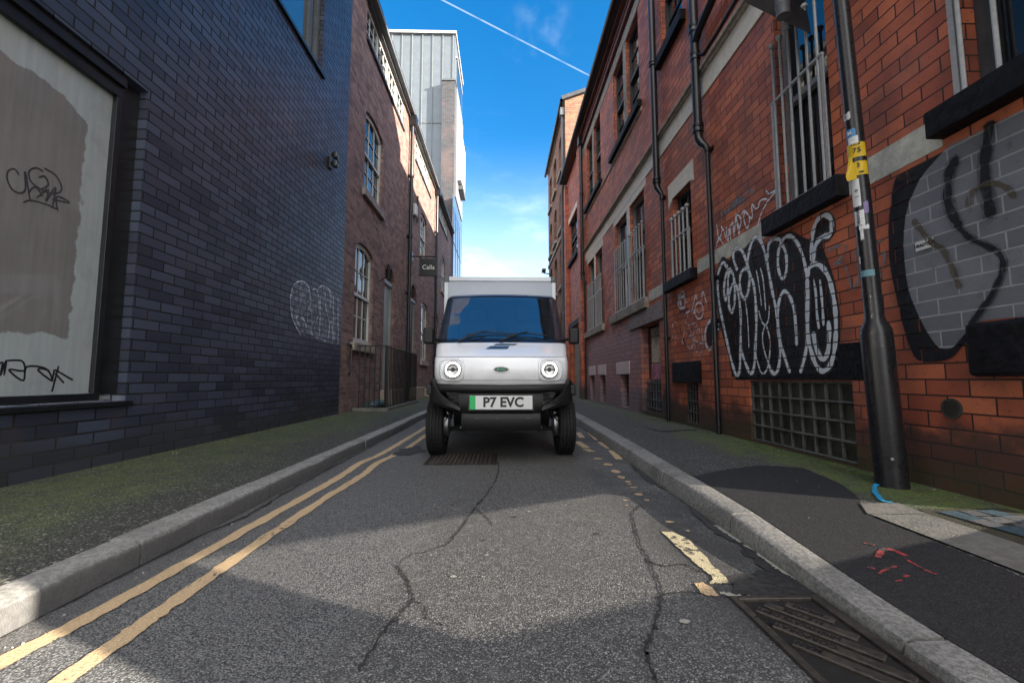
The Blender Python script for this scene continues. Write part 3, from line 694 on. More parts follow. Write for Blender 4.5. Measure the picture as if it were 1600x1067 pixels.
tag(mt_.build('moss', 'moss_green', keep=True), 'clumps of green moss at the foot of the walls', 'moss', None, 'stuff')
# ---- iron covers
def cover_near():
    t = thing('drain_cover', (.90, 1.16, 0), 'cast iron drain cover with raised lettered ribs beside the right kerb', 'drain cover')
    x0, x1, y0, y1 = .745, 1.035, .84, 1.455
    m = MB()
    for a in ((x0, x0+.022, y0, y1), (x1-.03, x1, y0, y1), (x0+.022, x1-.03, y1-.02, y1), (x0+.022, x1-.03, y0, y0+.02)): m.box(a[0], a[1], a[2], a[3], -.02, .0125)
    m.build('rim', 'iron_worn', t, bevel=.003)
    m = MB().box(x0+.028, x1-.036, y0+.026, y1-.026, -.02, .0035); pl = m.build('lid', 'iron_dark', t)
    D = Vector((.15, -.19, 0)).normalized(); N = Vector((.785, .62, 0))
    c0 = Vector((.865, 1.30, 0))
    lines = [(-.062, .10, -.10, None), (-.012, .20, -.12, None), (.040, .20, -.10, None), (.086, .15, -.09, None), (.128, .07, -.07, None), (-.115, .14, .02, None), (-.165, .08, .06, None)]
    slot = MB()
    import_ = lines
    for off, a, b, _ in [(k*.052-.115, 0, 0, 0) for k in range(8)]:
        # clip each rib to the lid
        P0 = c0+N*off; ts = []
        lo, hi = -9, 9
        for ax, (mn, mx) in ((0, (x0+.045, x1-.055)), (1, (y0+.05, y1-.05))):
            t1, t2 = (mn-P0[ax])/D[ax], (mx-P0[ax])/D[ax]; lo = max(lo, min(t1, t2)); hi = min(hi, max(t1, t2))
        if hi-lo < .06: continue
        A, B = P0+D*lo, P0+D*hi; w = .0165
        slot.prism([(A.x+N.x*w, A.y+N.y*w), (A.x-N.x*w, A.y-N.y*w), (B.x-N.x*w, B.y-N.y*w), (B.x+N.x*w, B.y+N.y*w)], lambda p: (p[0], p[1], .0125), lambda p: (p[0], p[1], .002))
    slot.build('rib', 'iron_worn', pl, bevel=.003)
    R = tuple(-D); U = tuple(-N)
    for s, off, sz, sh in (('MAN', -.115, .028, -.06), ('CORPORATION', -.063, .028, -.01), ('HIGHWAYS DEPT', -.011, .027, .0), ('H S TYPE', .041, .026, .0), ('SOUTH', .093, .024, .0)):
        P = c0+N*off-D*sh; text(s, sz, (P.x, P.y, .0131), R, U, 'letter_iron', 'lettering', pl, .0006, .0006)
simple('letter_iron', (.003, .003, .003), .6, .1)
simple('iron_worn', (.050, .042, .034), .45, .35, 60, .002)
simple('iron_dark', (.008, .007, .006), .8, .3)
cover_near()
def cover_mid():
    t = thing('manhole_cover', (-.33, 3.92, 0), 'rusty rectangular manhole cover with small square treads under the van front', 'manhole cover')
    x0, x1, y0, y1 = -.66, -.045, 3.66, 4.2
    m = MB()
    for a in ((x0, x0+.03, y0, y1), (x1-.03, x1, y0, y1), (x0+.03, x1-.03, y1-.03, y1), (x0+.03, x1-.03, y0, y0+.03)): m.box(a[0], a[1], a[2], a[3], -.02, .006)
    m.build('rim', 'iron', t)
    s = MB().box(x0+.034, x1-.034, y0+.034, y1-.034, -.02, .002)
    for i in range(14):
        for j in range(10): s.box(x0+.05+i*.0375, x0+.072+i*.0375, y0+.05+j*.045, y0+.070+j*.045, .0015, .0065)
    s.build('lid', 'rusty_tread', t)
simple('rusty_tread', (.045, .038, .032), .8, .3)
cover_mid()
# ================================================================ RIGHT: RED BRICK BUILDING
rb = thing('red_brick_building', (XR, 8, 0), 'red brick warehouse lining the right side with barred windows, cream bands and graffiti', 'building')
O = lambda u0, u1, z0, z1, rise=0, d=.12: dict(u=(u0, u1), z=(z0, z1), rise=rise, d=d)
opsR = [O(.75, 2.07, 2.19, 4.0), O(2.98, 3.56, 2.165, 4.08), O(5.33, 5.90, 2.11, 3.28), O(5.33, 5.70, .15, .65, d=.08), O(2.95, 4.21, .12, .70, d=.06),
        O(7.12, 7.95, 2.08, 4.0), O(8.15, 9.0, 2.08, 4.0), O(10.25, 10.98, 2.03, 3.95), O(11.16, 11.92, 2.03, 3.95), O(6.57, 7.48, .17, 1.62, d=.14),
        O(8.26, 8.80, .15, .80, d=.2), O(10.15, 10.70, .15, .80, d=.2), O(11.35, 11.88, .15, .80, d=.2),
        O(5.38, 6.12, 5.65, 7.4), O(7.2, 7.95, 5.62, 7.4), O(8.15, 8.92, 5.62, 7.4), O(10.2, 10.95, 5.62, 7.4), O(11.15, 11.92, 5.62, 7.4)]
op0 = O(.05, 1.92, .104, 1.26, d=.12)  # unseen gap added to pass sun through to the road band
facade('wall', 'R', 6.98, 12.62, .0, 8.3, [o for o in opsR if o['u'][0] > 7] , 'red_brick', rb)
facade('wall', 'R', -.38, 6.98, .0, 11.0, [o for o in opsR if o['u'][0] < 6.5]+[op0], 'red_brick', rb)
# door4 opening straddles the two leaves of wall: fill round it
M_ = MB(); 
# (rebuild the seam so that the basement doorway is clean)
for o in [q for q in rb.children if q.name.startswith('wall')]: bpy.data.objects.remove(o)
ga = [o for o in opsR if not (o['u'][0] < 6.5)]
facade('wall', 'R', 6.3, 12.62, .0, 8.3, [o for o in opsR if o['u'][0] >= 6.5], 'red_brick', rb)
facade('wall', 'R', -.38, 6.3, .0, 11.0, [o for o in opsR if o['u'][0] < 6.3]+[op0], 'red_brick', rb)
b_ = MB(); b_.box(XR+.35, 9, 2.4, 6.3, 0, 11.0); b_.box(XR+.35, 9, 6.3, 12.62, 0, 8.2)
b_.quad((XR, 6.3, 8.3), (XR+.35, 6.3, 8.3), (XR+.35, 6.3, 11), (XR, 6.3, 11)); b_.quad((XR, -.38, 11), (XR, 6.3, 11), (XR+.35, 6.3, 11), (XR+.35, -.38, 11))
b_.quad((XR, -.38, 0), (XR+.35, -.38, 0), (XR+.35, -.38, 11), (XR, -.38, 11)); b_.quad((XR, 2.4, 0), (XR+.35, 2.4, 0), (XR+.35, 2.4, 11), (XR, 2.4, 11))
b_.box(XR+.30, XR+.34, -.38, 2.4, 1.75, 11)
b_.build('rear_wall', 'far_red_brick', rb)
rf = MB().prism([(2.22, 8.28), (4.3, 9.15), (9.2, 8.0), (9.2, 7.9), (2.3, 8.2)], lambda p: (p[0], 6.32, p[1]), lambda p: (p[0], 15.95, p[1])).build('roof', 'roof_slate', rb)
# added unseen boards and dimming screen that shape the sun band on the road
pn = MB().prism([(1.93, .585), (.04, 1.215), (.04, 1.27), (1.93, 1.27)], lambda p: (XR+.02, p[0], p[1]), lambda p: (XR+.08, p[0], p[1]))
pn.prism([(.04, .104), (1.93, .104), (1.93, .12), (.62, .605), (.04, .83)], lambda p: (XR+.02, p[0], p[1]), lambda p: (XR+.08, p[0], p[1]))
pn.build('sun_mask', 'dark_door_paint', rb)
MB().quad((XR+.1, .04, .1), (XR+.1, 1.94, .1), (XR+.1, 1.94, 1.27), (XR+.1, .04, 1.27)).build('sun_dimmer', 'sun_dimmer_mat', rb)
# bands
m = MB(); m.wbox('R', 1.0, 12.3, 4.13, 4.385, -.02, .012); m.build('cream_band', 'cream_stone', rb)
m = MB(); m.wbox('R', 1.0, 12.3, 4.386, 4.42, -.02, .045); m.wbox('R', 1.0, 12.3, 4.421, 4.465, -.02, .075); m.wbox('R', 1.0, 12.3, 4.466, 4.485, -.02, .055); m.build('cream_moulding', 'sandstone', rb, bevel=.006)
for q in ((2.222, 2.86, 2.0, 2.18), (3.755, 5.215, 2.02, 2.185), (6.16, 7.0, 1.99, 2.16)): MB().wbox('R', *q, -.02, .004).build('pale_course', 'pale_band', rb)
m = MB(); m.wbox('R', 7.1, 12.3, 5.40, 5.48, -.02, .02); m.build('string_course', 'sandstone', rb)
m = MB(); m.wbox('R', 6.4, 12.5, 7.42, 7.66, -.02, .010); m.build('upper_lintel_band', 'sandstone', rb)
m = MB(); m.wbox('R', 6.4, 12.5, 7.70, 7.80, -.02, .07); m.wbox('R', 6.4, 12.5, 7.9, 7.96, -.02, .06); m.wbox('R', 6.4, 12.5, 8.06, 8.12, -.02, .12); m.build('cornice', 'dark_red_cornice', rb, bevel=.008) if 'dark_red_cornice' in M else None
mk_stone('dark_red_cornice', (.13, .05, .04), (.20, .08, .06), bs=25)
if not any(c.name.startswith('cornice') for c in rb.children): m.build('cornice', 'dark_red_cornice', rb, bevel=.008)
m = MB(); m.lathe([(.075, 6.3), (.075, 15.9)], (XR-.22, 0, 8.2), 'Y', 12, 0, 2*PI); m.build('gutter', 'black_iron', rb, smooth=True)
MB().box(XR-.2, XR, 6.3, 15.9, 8.13, 8.17).build('soffit', 'dark_sash', rb)
# windows
window(rb, 'R', .75, 2.07, 2.19, 4.0, nu=2, nz=1, fmat='dark_sash', sill=(.6, 2.22, 2.035, 2.185, 'black_stone_paint', .10), grille=(.78, 2.09, 2.20, 3.2, 3.7, 9, .011))
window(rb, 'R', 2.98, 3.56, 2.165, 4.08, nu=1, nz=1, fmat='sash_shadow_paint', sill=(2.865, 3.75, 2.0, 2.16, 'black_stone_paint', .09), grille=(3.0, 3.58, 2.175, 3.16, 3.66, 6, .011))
window(rb, 'R', 5.33, 5.90, 2.11, 3.28, nu=2, nz=4, fmat='dark_sash', sill=(5.22, 6.155, 1.965, 2.105, 'black_stone_paint', .09), grille=(5.35, 5.92, 2.12, 2.66, 2.95, 5, .013))
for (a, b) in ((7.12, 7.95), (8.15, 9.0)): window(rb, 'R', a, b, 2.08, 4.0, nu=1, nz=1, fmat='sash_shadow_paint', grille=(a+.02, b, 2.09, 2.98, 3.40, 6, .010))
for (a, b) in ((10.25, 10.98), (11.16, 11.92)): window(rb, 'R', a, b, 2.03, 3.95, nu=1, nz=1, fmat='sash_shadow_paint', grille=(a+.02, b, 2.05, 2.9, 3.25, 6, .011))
MB().wbox('R', 7.03, 9.4, 1.90, 2.075, -.05, .07).build('sill', 'sandstone', rb, bevel=.008)
MB().wbox('R', 10.1, 12.4, 1.86, 2.025, -.05, .07).build('sill', 'sandstone', rb, bevel=.008)
for (a, b, c, d) in ((7.955, 8.145, 2.08, 4.0), (10.985, 11.155, 2.03, 3.95)): MB().wbox('R', a, b, c, d, -.1, .006).build('mullion', 'cream_stone', rb, bevel=.004)
for (a, b) in ((7.0, 9.12), (10.15, 12.05)): MB().wbox('R', a, b, 4.0 if a < 8 else 3.952, 4.127, -.02, .008).build('lintel', 'cream_stone', rb)
for (a, b) in ((5.38, 6.12), (7.2, 7.95), (8.15, 8.92), (10.2, 10.95), (11.15, 11.92)):
    window(rb, 'R', a, b, 5.65 if a < 6 else 5.62, 7.4, nu=1, nz=4, fmat='dark_sash', sash=True)
MB().wbox('R', 5.28, 6.25, 5.49, 5.645, -.05, .09).build('sill', 'black_stone_paint', rb, bevel=.008)
for (a, b) in ((7.1, 9.15), (10.1, 12.1)): MB().wbox('R', a, b, 5.485, 5.615, -.05, .09).build('sill', 'black_stone_paint', rb, bevel=.008)
for (a, b) in ((7.955, 8.145), (10.955, 11.145)): MB().wbox('R', a, b, 5.62, 7.4, -.1, .006).build('mullion', 'sandstone', rb)
# eared lintel over the small window
MB().prism([(5.22, 3.52), (6.04, 3.52), (6.04, 3.18), (5.91, 3.28), (5.32, 3.28), (5.22, 3.24)], lambda p: onR(p[0], p[1], -.02), lambda p: onR(p[0], p[1], .012)).build('lintel', 'cream_stone', rb)
# black painted stone lintels near the pavement
l3 = MB().wbox('R', 5.215, 6.03, .66, .94, -.05, .045).build('lintel', 'black_stone_paint', rb, bevel=.012)
MB().wbox('R', 2.85, 4.45, .705, .97, -.05, .0035).build('lintel', 'black_stone_paint', rb, bevel=.004)
MB().wbox('R', 1.56, 2.155, .73, 1.0, -.05, .055).build('lintel', 'black_stone_paint', rb, bevel=.02)
# bars in the small basement window
w3 = MB().add([onR(u, z, -.07) for u, z in ((5.33, .15), (5.7, .15), (5.7, .65), (5.33, .65))], [(0, 1, 2, 3)]).build('window', 'window_glass', rb)
m = MB()
for i in range(5): m.wbox('R', 5.35+i*.08, 5.365+i*.08, .15, .65, -.03, -.015)
for z in (.28, .42, .55): m.wbox('R', 5.33, 5.7, z, z+.015, -.032, -.012)
m.build('grille', 'mesh_grey', w3)
# the big gridded basement light
w4 = MB().add([onR(u, z, -.05) for u, z in ((2.95, .12), (4.21, .12), (4.21, .70), (2.95, .70))], [(0, 1, 2, 3)]).build('window', 'dirty_glass', rb) if 'dirty_glass' in M else None
def mk_dirty():
    t = NT('dirty_glass'); n = t.noise(6, 5, .65); n2 = t.noise(.9, 3)
    c = t.mix(t.ramp(n, .35, .65), (.035, .038, .03), (.085, .085, .07)); M['dirty_glass'] = t.end(c, .45, t.bump(n, .004, .5))
mk_dirty()
w4 = MB().add([onR(u, z, -.05) for u, z in ((2.95, .12), (4.21, .12), (4.21, .70), (2.95, .70))], [(0, 1, 2, 3)]).build('window', 'dirty_glass', rb)
m = MB(); N_ = 9
for i in range(N_+1): u = 2.955+i*(1.24/N_); m.wbox('R', u, u+.014, .125, .695, -.045, -.018)
for j in range(5): z = .125+j*(.556/4); m.wbox('R', 2.952, 4.208, z, z+.014, -.046, -.014)
m.build('grille', 'mesh_grey', w4, bevel=.002)
# basement doorway
MB().prism([(6.38, 1.63), (6.38, 1.91), (8.08, 1.87), (8.08, 1.62), (7.9, 1.62)], lambda p: onR(p[0], p[1], -.02), lambda p: onR(p[0], p[1], .03)).build('lintel', 'grey_lintel', rb, bevel=.01)
dd = MB().add([onR(u, z, -.13) for u, z in ((6.57, .17), (7.48, .17), (7.48, 1.62), (6.57, 1.62))], [(0, 1, 2, 3)]).build('basement_window', 'window_glass', rb)
MB().wbox('R', 6.60, 7.24, 1.42, 1.56, -.125, -.10).build('head_panel', 'curtain', dd)
m = MB()
for i in range(9): m.tube([onR(6.64+i*.066, 1.40, -.105), onR(6.645+i*.066, .98, -.105)], .026, 6)
m.build('curtain', 'curtain', dd, smooth=True)
MB().wbox('R', 6.6, 7.24, .70, .97, -.125, -.09).build('poster', 'poster_pink', dd)
m = MB()
for i in range(7): m.wbox('R', 6.6+i*.13, 6.62+i*.13, .18, .72, -.085, -.07)
for z in (.22, .36, .50, .64): m.wbox('R', 6.575, 7.475, z, z+.018, -.088, -.066)
m.build('grille', 'gutter_grey', dd)
for (a, b, o0, o1) in ((8.17, 9.12, 8.26, 8.80), (10.06, 10.88, 10.15, 10.70), (11.22, 12.05, 11.35, 11.88)):
    MB().wbox('R', a, b, .80, 1.05, -.02, .015).build('lintel', 'pink_lintel', rb, bevel=.008)
    w = MB().add([onR(u, z, -.19) for u, z in ((o0, .15), (o1, .15), (o1, .80), (o0, .80))], [(0, 1, 2, 3)]).build('window', 'window_glass', rb)
# round vent
c = wr(1488, 638); m = MB(); 
vt = MB().lathe([(.001, 0), (.045, 0)], (XR-.002, c[0], c[1]), 'X', 20).build('vent', 'crack_dirt', rb)
m.lathe([(.043, 0), (.043, -.008), (.055, -.008), (.055, 0)], (XR, c[0], c[1]), 'X', 20)
for i in range(-4, 5):
    h = math.sqrt(max(0, .043**2-(i*.0095)**2)); m.wbox('R', c[0]-h, c[0]+h, c[1]+i*.0095-.0025, c[1]+i*.0095+.002, .003, .008)
m.build('louvre', 'brown_rubber', vt)
# pipes
def soil_stack():
    u = 4.86; m = MB()
    m.tube([onR(u, 8.0, .10), onR(u, 4.95, .10), onR(u, 3.62, .10), onR(u-.01, 3.55, .095), onR(u-.06, 3.47, .08), onR(u-.10, 3.42, .06), onR(u-.105, 3.36, .05)], [.052, .052, .052, .052, .046, .036, .032], 16)
    for z, r in ((4.98, .066), (4.62, .062), (3.70, .066)): m.lathe([(r*.8, -.06), (r, -.05), (r, -.015), (r*.9, 0), (r, .015), (r, .05), (r*.8, .06)], onR(u, z, .10), 'Z', 16)
    m.tube([onR(u, 4.78, .10), onR(u-.12, 4.86, .10), onR(u-.9, 5.05, .10)], .045, 14)
    m.tube([onR(u, 4.56, .10), onR(u-.06, 4.60, .09), onR(u-.13, 4.545, .06), onR(u-.4, 4.56, .05), onR(u-2.6, 4.66, .05)], .022, 10)
    m.tube([onR(u-.105, 3.38, .05), onR(u-.115, .11, .05)], .027, 12)
    for z in (3.38, 1.36, .9+.95): m.lathe([(.027, -.03), (.036, -.025), (.036, .025), (.027, .03)], onR(u-.105, z, .05), 'Z', 12); m.wbox('R', u-.17, u-.05, z-.02, z+.02, .001, .02)
    return m.build('soil_stack', 'black_iron', rb, smooth=True)
soil_stack()
def rain_pipe(u, z1, zk, collars):
    m = MB()
    m.tube([onR(u, z1, .09), onR(u, zk+.12, .09), onR(u-.01, zk+.05, .085), onR(u-.05, zk-.02, .065), onR(u-.07, zk-.08, .045)], [.05, .05, .05, .04, .03], 16)
    for z in collars: m.lathe([(.05, -.05), (.066, -.04), (.066, -.01), (.056, 0), (.066, .01), (.066, .04), (.05, .05)], onR(u, z, .09), 'Z', 16)
    m.tube([onR(u-.07, zk-.06, .045), onR(u-.07, .11, .045)], .026, 12)
    for z in (zk-.12, 1.3): m.lathe([(.026, -.03), (.036, -.025), (.036, .025), (.026, .03)], onR(u-.07, z, .045), 'Z', 12); m.wbox('R', u-.13, u-.01, z-.02, z+.02, .001, .02)
    return m
rain_pipe(6.27, 8.2, 3.55, (5.62, 3.72)).build('downpipe', 'black_iron', rb, smooth=True)
m = rain_pipe(12.35, 8.0, 3.62, (6.2, 3.8)); m.box(XR-.17, XR-.02, 12.25, 12.47, 7.72, 7.98); m.build('downpipe', 'black_iron', rb, smooth=True)
# ---- graffiti on the red wall (painted strokes, a few tenths of a millimetre proud)
LAY = [.0060]
def strokes(name, mat, lst, w, org, scl, side='R', jit=0, parent=None, k=5, mist=0, mistmat='black_mist'):
    m = MB(); f3 = onR if side == 'R' else onL; X0 = XR if side == 'R' else XL
    for P in lst:
        Q = [wr(org[0]+a/scl, org[1]+b/scl, X0) for a, b in P]
        Q = smooth_path(Q, k); ww = [w*q[0]/670*1.0 for q in Q]
        ribbon(m, Q, ww, f3, jit, True, LAY[0], vary=True); LAY[0] += .00012
    if mist:
        mm = MB()
        for P in lst:
            Q = smooth_path([wr(org[0]+a/scl, org[1]+b/scl, X0) for a, b in P], k); ribbon(mm, Q, [w*mist*q[0]/670 for q in Q], f3, 0, True, LAY[0]-.0022); LAY[0] += .0001
        mm.build('overspray', mistmat, parent or rb, keep=True)
    LAY[0] += .0002
    return m.build(name, mat, parent or rb, keep=True)
def fill(name, mat, P, org, scl, d, side='R', parent=None, k=4):
    f3 = onR if side == 'R' else onL; X0 = XR if side == 'R' else XL
    Q = [wr(org[0]+a/scl, org[1]+b/scl, X0) for a, b in P]; Q = smooth_path(Q+[Q[0]], k)[:-1]
    m = MB(); m.add([f3(q[0], q[1], d) for q in Q], [tuple(range(len(Q)))]); return m.build(name, mat, parent or rb, keep=True)
def unshift(P, dx=110*3.81): return [(a+dx, b) for a, b in P]
OA, SA = (1110, 320), 3.81
fill('graffiti_fill', 'black_spray', [(30, 430), (70, 310), (115, 330), (145, 265), (200, 262), (262, 200), (345, 245), (400, 185), (460, 165)]+unshift([(75, 160), (150, 200), (185, 190), (222, 70), (280, 38), (325, 80), (328, 160), (290, 215), (255, 245), (305, 390), (345, 560), (358, 760), (345, 900), (330, 985), (100, 1010)])+[(160, 1025), (128, 1000), (110, 900), (75, 780), (40, 600)], OA, SA, .0045)
hook = [(711, 600), (650, 545), (585, 545), (530, 640), (515, 760), (530, 880), (575, 945), (612, 905)]
fill('graffiti_fill', 'black_spray', [(600, 560), (545, 640), (530, 760), (550, 880), (600, 900), (620, 820), (660, 720), (711, 660), (711, 600)], (1045, 440), 8.89, .0043)
strokes('graffiti_outline', 'white_spray', [
    [(105, 375), (78, 345), (52, 400), (46, 480), (58, 600), (82, 720), (110, 850), (135, 950), (160, 1015), (178, 980), (182, 880), (185, 700), (178, 580), (165, 500), (150, 470), (130, 485), (115, 540), (115, 600), (130, 640), (146, 600), (150, 540), (148, 470), (140, 420), (122, 385), (105, 400), (90, 450), (86, 520), (97, 565), (108, 520), (110, 440), (122, 385)],
    [(165, 390), (145, 340), (140, 290), (165, 258), (195, 280), (215, 330), (235, 400), (260, 470), (272, 560), (278, 700), (272, 850), (265, 960), (245, 1005), (220, 960), (195, 890), (182, 840)],
    [(238, 405), (215, 380), (190, 400), (178, 450), (185, 520), (208, 560), (228, 520), (237, 450), (238, 400)],
    [(222, 375), (230, 300), (250, 225), (275, 195), (305, 220), (330, 290), (350, 390), (370, 500), (395, 620), (410, 740), (420, 850), (412, 960), (390, 1005), (365, 985), (352, 950)],
    [(345, 320), (350, 240), (375, 205), (410, 205), (430, 225)],
    unshift([(0, 235), (30, 195), (70, 190), (110, 240), (140, 320), (160, 430), (168, 560), (165, 700), (160, 830), (142, 930), (120, 1000)]),
    unshift([(60, 1000), (35, 930), (10, 850), (-10, 760), (-12, 620), (5, 540), (30, 515), (60, 550), (85, 630), (95, 740), (100, 840)]),
    unshift([(0, 235), (-12, 300), (-10, 380), (12, 440), (36, 400), (38, 310), (20, 250), (0, 235)]),
], 6.0, OA, SA, mist=2.0, mistmat='white_mist')
strokes('graffiti_outline', 'white_spray', [
    unshift([(192, 340), (190, 230), (200, 150), (225, 90), (260, 62), (297, 75), (310, 120), (300, 178), (260, 190), (225, 220), (205, 275), (200, 340)]),
    unshift([(165, 440), (172, 385), (205, 352), (250, 370), (290, 430), (315, 520), (330, 620), (335, 750), (325, 870), (300, 955), (255, 990), (215, 950), (190, 880), (170, 800), (165, 700), (165, 560), (165, 440)]),
    unshift([(200, 755), (215, 850), (255, 920), (285, 880), (295, 780), (290, 690)])], 8.2, OA, SA, mist=1.8, mistmat='white_mist')
strokes('graffiti_highlight', 'white_spray', [
    [(278, 390), (290, 450), (310, 600)], [(302, 375), (320, 450), (335, 630)], [(215, 575), (228, 700), (235, 850)],
    [(293, 630), (310, 690), (332, 715), (352, 680), (357, 600)], [(332, 715), (315, 780), (325, 860), (350, 940)],
    [(340, 720), (360, 800), (358, 900), (340, 985), (310, 1000), (285, 930), (275, 880)]], 3.0, OA, SA)
strokes('graffiti_highlight', 'white_spray', [unshift([(200, 445), (215, 520), (222, 640), (235, 740)]), unshift([(240, 445), (250, 540), (258, 640), (262, 720)])], 5.0, OA, SA)
strokes('graffiti_outline', 'white_spray', [hook, [(711, 655), (655, 720), (620, 840)]], 4.5, (1045, 440), 8.89)
KO, KS = (1110, 280), 8.89
fill('grey_smear', 'grey_spray', [(150, 440), (240, 400), (330, 300), (400, 220), (430, 260), (480, 240), (510, 180), (470, 100), (510, 90), (535, 135), (610, 160), (590, 205), (520, 205), (490, 300), (400, 370), (340, 430), (240, 480), (215, 560), (185, 580), (160, 540)], KO, KS, .0041)
strokes('white_tag', 'white_spray', [
    [(100, 630), (113, 740), (122, 830), (95, 940)], [(95, 905), (150, 800), (178, 690), (160, 655)], [(130, 800), (160, 850), (192, 905)], [(160, 660), (200, 720), (225, 800), (235, 835)],
    [(235, 660), (240, 760), (262, 865), (272, 760), (285, 690), (300, 850)], [(255, 720), (300, 640), (322, 600), (335, 700), (345, 780), (352, 690), (365, 560), (372, 470)],
    [(372, 480), (385, 600), (400, 700), (415, 760), (420, 680), (365, 545), (400, 500), (440, 560), (432, 650), (405, 680)], [(440, 500), (490, 440), (545, 500)],
    [(500, 445), (478, 520), (495, 620), (530, 680), (555, 600), (558, 530), (500, 450)], [(545, 500), (585, 545), (600, 500), (590, 400), (598, 350), (640, 410), (680, 400), (700, 320), (740, 285), (810, 280)],
    [(790, 155), (820, 200), (880, 180), (945, 140), (880, 225), (800, 330), (720, 490), (665, 680)]], 2.9, KO, KS)
TO, TS = (1045, 440), 8.89
def ell(cx, cy, rx, ry, a0=0, a1=360, n=14): return [(cx+rx*math.cos(math.radians(a0+(a1-a0)*i/n)), cy+ry*math.sin(math.radians(a0+(a1-a0)*i/n))) for i in range(n+1)]
strokes('black_scribble', 'thin_black_spray', [[(165, 420), (250, 390), (340, 330)], [(130, 480), (160, 640), (200, 760), (240, 880)], [(240, 860), (300, 700), (380, 500), (310, 600), (210, 640)], [(90, 470), (110, 640), (160, 760)], [(170, 560), (180, 700), (230, 820)]], 3.2, TO, TS)
strokes('white_tag', 'white_spray', [ell(435, 405, 58, 112), [(335, 410), (388, 185), (400, 260)], [(360, 450), (400, 300)], [(470, 300), (487, 135), (545, 325)], [(400, 395), (412, 410)], [(462, 390), (470, 402)], [(432, 415), (434, 450)],
    [(140, 170), (150, 330), (185, 385)], [(160, 160), (172, 300), (200, 380)], ell(205, 185, 25, 48), ell(215, 285, 30, 85), [(262, 275), (268, 300)], [(252, 440), (310, 405)], [(275, 470), (280, 500)]], 2.6, TO, TS)
strokes('white_tag', 'chalky_tag', [[(75, 640), (65, 605), (112, 550)], [(120, 690), (105, 840), (155, 795)], [(210, 600), (232, 700), (200, 820), (225, 865)], [(285, 600), (310, 660), (345, 800), (350, 870), (320, 935), (280, 900), (258, 820)], [(290, 780), (320, 740)],
    [(335, 600), (385, 560), (405, 600), (350, 770), (400, 830), (490, 860)], [(365, 850), (405, 990)], [(375, 790), (440, 640), (430, 900), (445, 990)], [(470, 640), (490, 800), (495, 900), (445, 1040)], [(70, 740), (72, 785)], [(245, 560), (300, 600), (340, 560)]], 2.7, TO, TS)
strokes('pale_scribble', 'chalky_tag', [[(455, 475), (500, 490), (525, 455), (540, 500), (555, 560), (550, 640), (520, 660), (490, 640)], [(460, 480), (470, 520), (500, 560), (510, 640)], [(500, 560), (530, 535), (550, 560)], [(395, 330), (420, 310), (440, 350)]], 1.0, (870, 420), 4.846)
strokes('black_scribble', 'thin_black_spray', [[(375, 660), (385, 600), (400, 640), (420, 660)], [(430, 670), (425, 620), (455, 620), (460, 690)], [(390, 850), (410, 900), (430, 850), (450, 900)]], 1.0, (870, 420), 4.846)
for a in ((7.52+.0, .62, .95), ): pass
strokes('grey_tag', 'grey_spray', [[(815, 455), (860, 432), (902, 425), (895, 470), (850, 515), (895, 505), (915, 560), (935, 635)]], 4.6, (1020, 240), 2.963)
strokes('grey_tag', 'grey_spray', [[(135, 530), (140, 620), (150, 720), (120, 780)], [(240, 530), (285, 520)], [(245, 610), (290, 585), (278, 660), (265, 735)]], 5.0, (1300, 220), 3.334)
G1, G2, GS = (1370, 170), (1370, 370), 4.639
def g2(P): return [(a, b+200*4.639) for a, b in P]
fill('grey_panel', 'grey_wall_paint', [(540, 262), (400, 400), (335, 480), (270, 600), (215, 750), (195, 950)]+g2([(200, 150), (230, 380), (320, 600), (430, 780), (500, 815), (570, 790), (700, 640), (830, 600), (1120, 575), (1250, 560), (1300, 100)])+[(1300, 200), (1200, -20), (1000, 40), (700, 190)], G1, GS, .0040, k=2)
fill('black_band', 'black_spray', [(470, 330), (330, 400), (165, 480), (125, 560), (105, 700), (90, 850)]+g2([(92, 50), (100, 200), (140, 400), (190, 620), (240, 780), (300, 890), (420, 905), (540, 880), (620, 800), (690, 720), (700, 640), (570, 790), (500, 812), (430, 778), (325, 605), (235, 380), (205, 150)])+[(200, 950), (220, 750), (275, 600), (340, 480)], G1, GS, .0048, k=3)
strokes('black_stroke', 'black_spray', [[(615, 365), (570, 400), (545, 480), (535, 600), (545, 700), (590, 800), (620, 850)]], 13, G1, GS, mist=1.7)
strokes('black_stroke', 'black_spray', [[(600, 830), (650, 895), (720, 950), (850, 1010)]+g2([(870, 85), (930, 150), (940, 230), (905, 330), (840, 450), (760, 560), (700, 640)])], 8, G1, GS, mist=1.7)
strokes('black_stroke', 'black_spray', [[(845, 90), (825, 250), (810, 400), (815, 560), (840, 700), (860, 790)]], 15, G1, GS, mist=1.7)
strokes('brown_stroke', 'brown_spray', [[(285, 805), (350, 890), (420, 970)]+g2([(500, 90), (560, 200), (600, 300), (630, 375)]), [(690, 720), (695, 640), (760, 565), (860, 540), (970, 575), (1030, 650)]], 9, G1, GS)
# the small white sticker on the grey panel
c0 = wr(1370+367/GS, 170+985/GS)
st = MB().wbox('R', c0[0]-.053, c0[0]+.053, c0[1]-.026, c0[1]+.026, .0180, .0186).build('sticker', 'sticker_white', rb)
text('HEADTOP', .026, (XR-.0194, c0[0], c0[1]), (0, -1, 0), (0, 0, 1), 'letter_black', 'lettering', st, .0012)
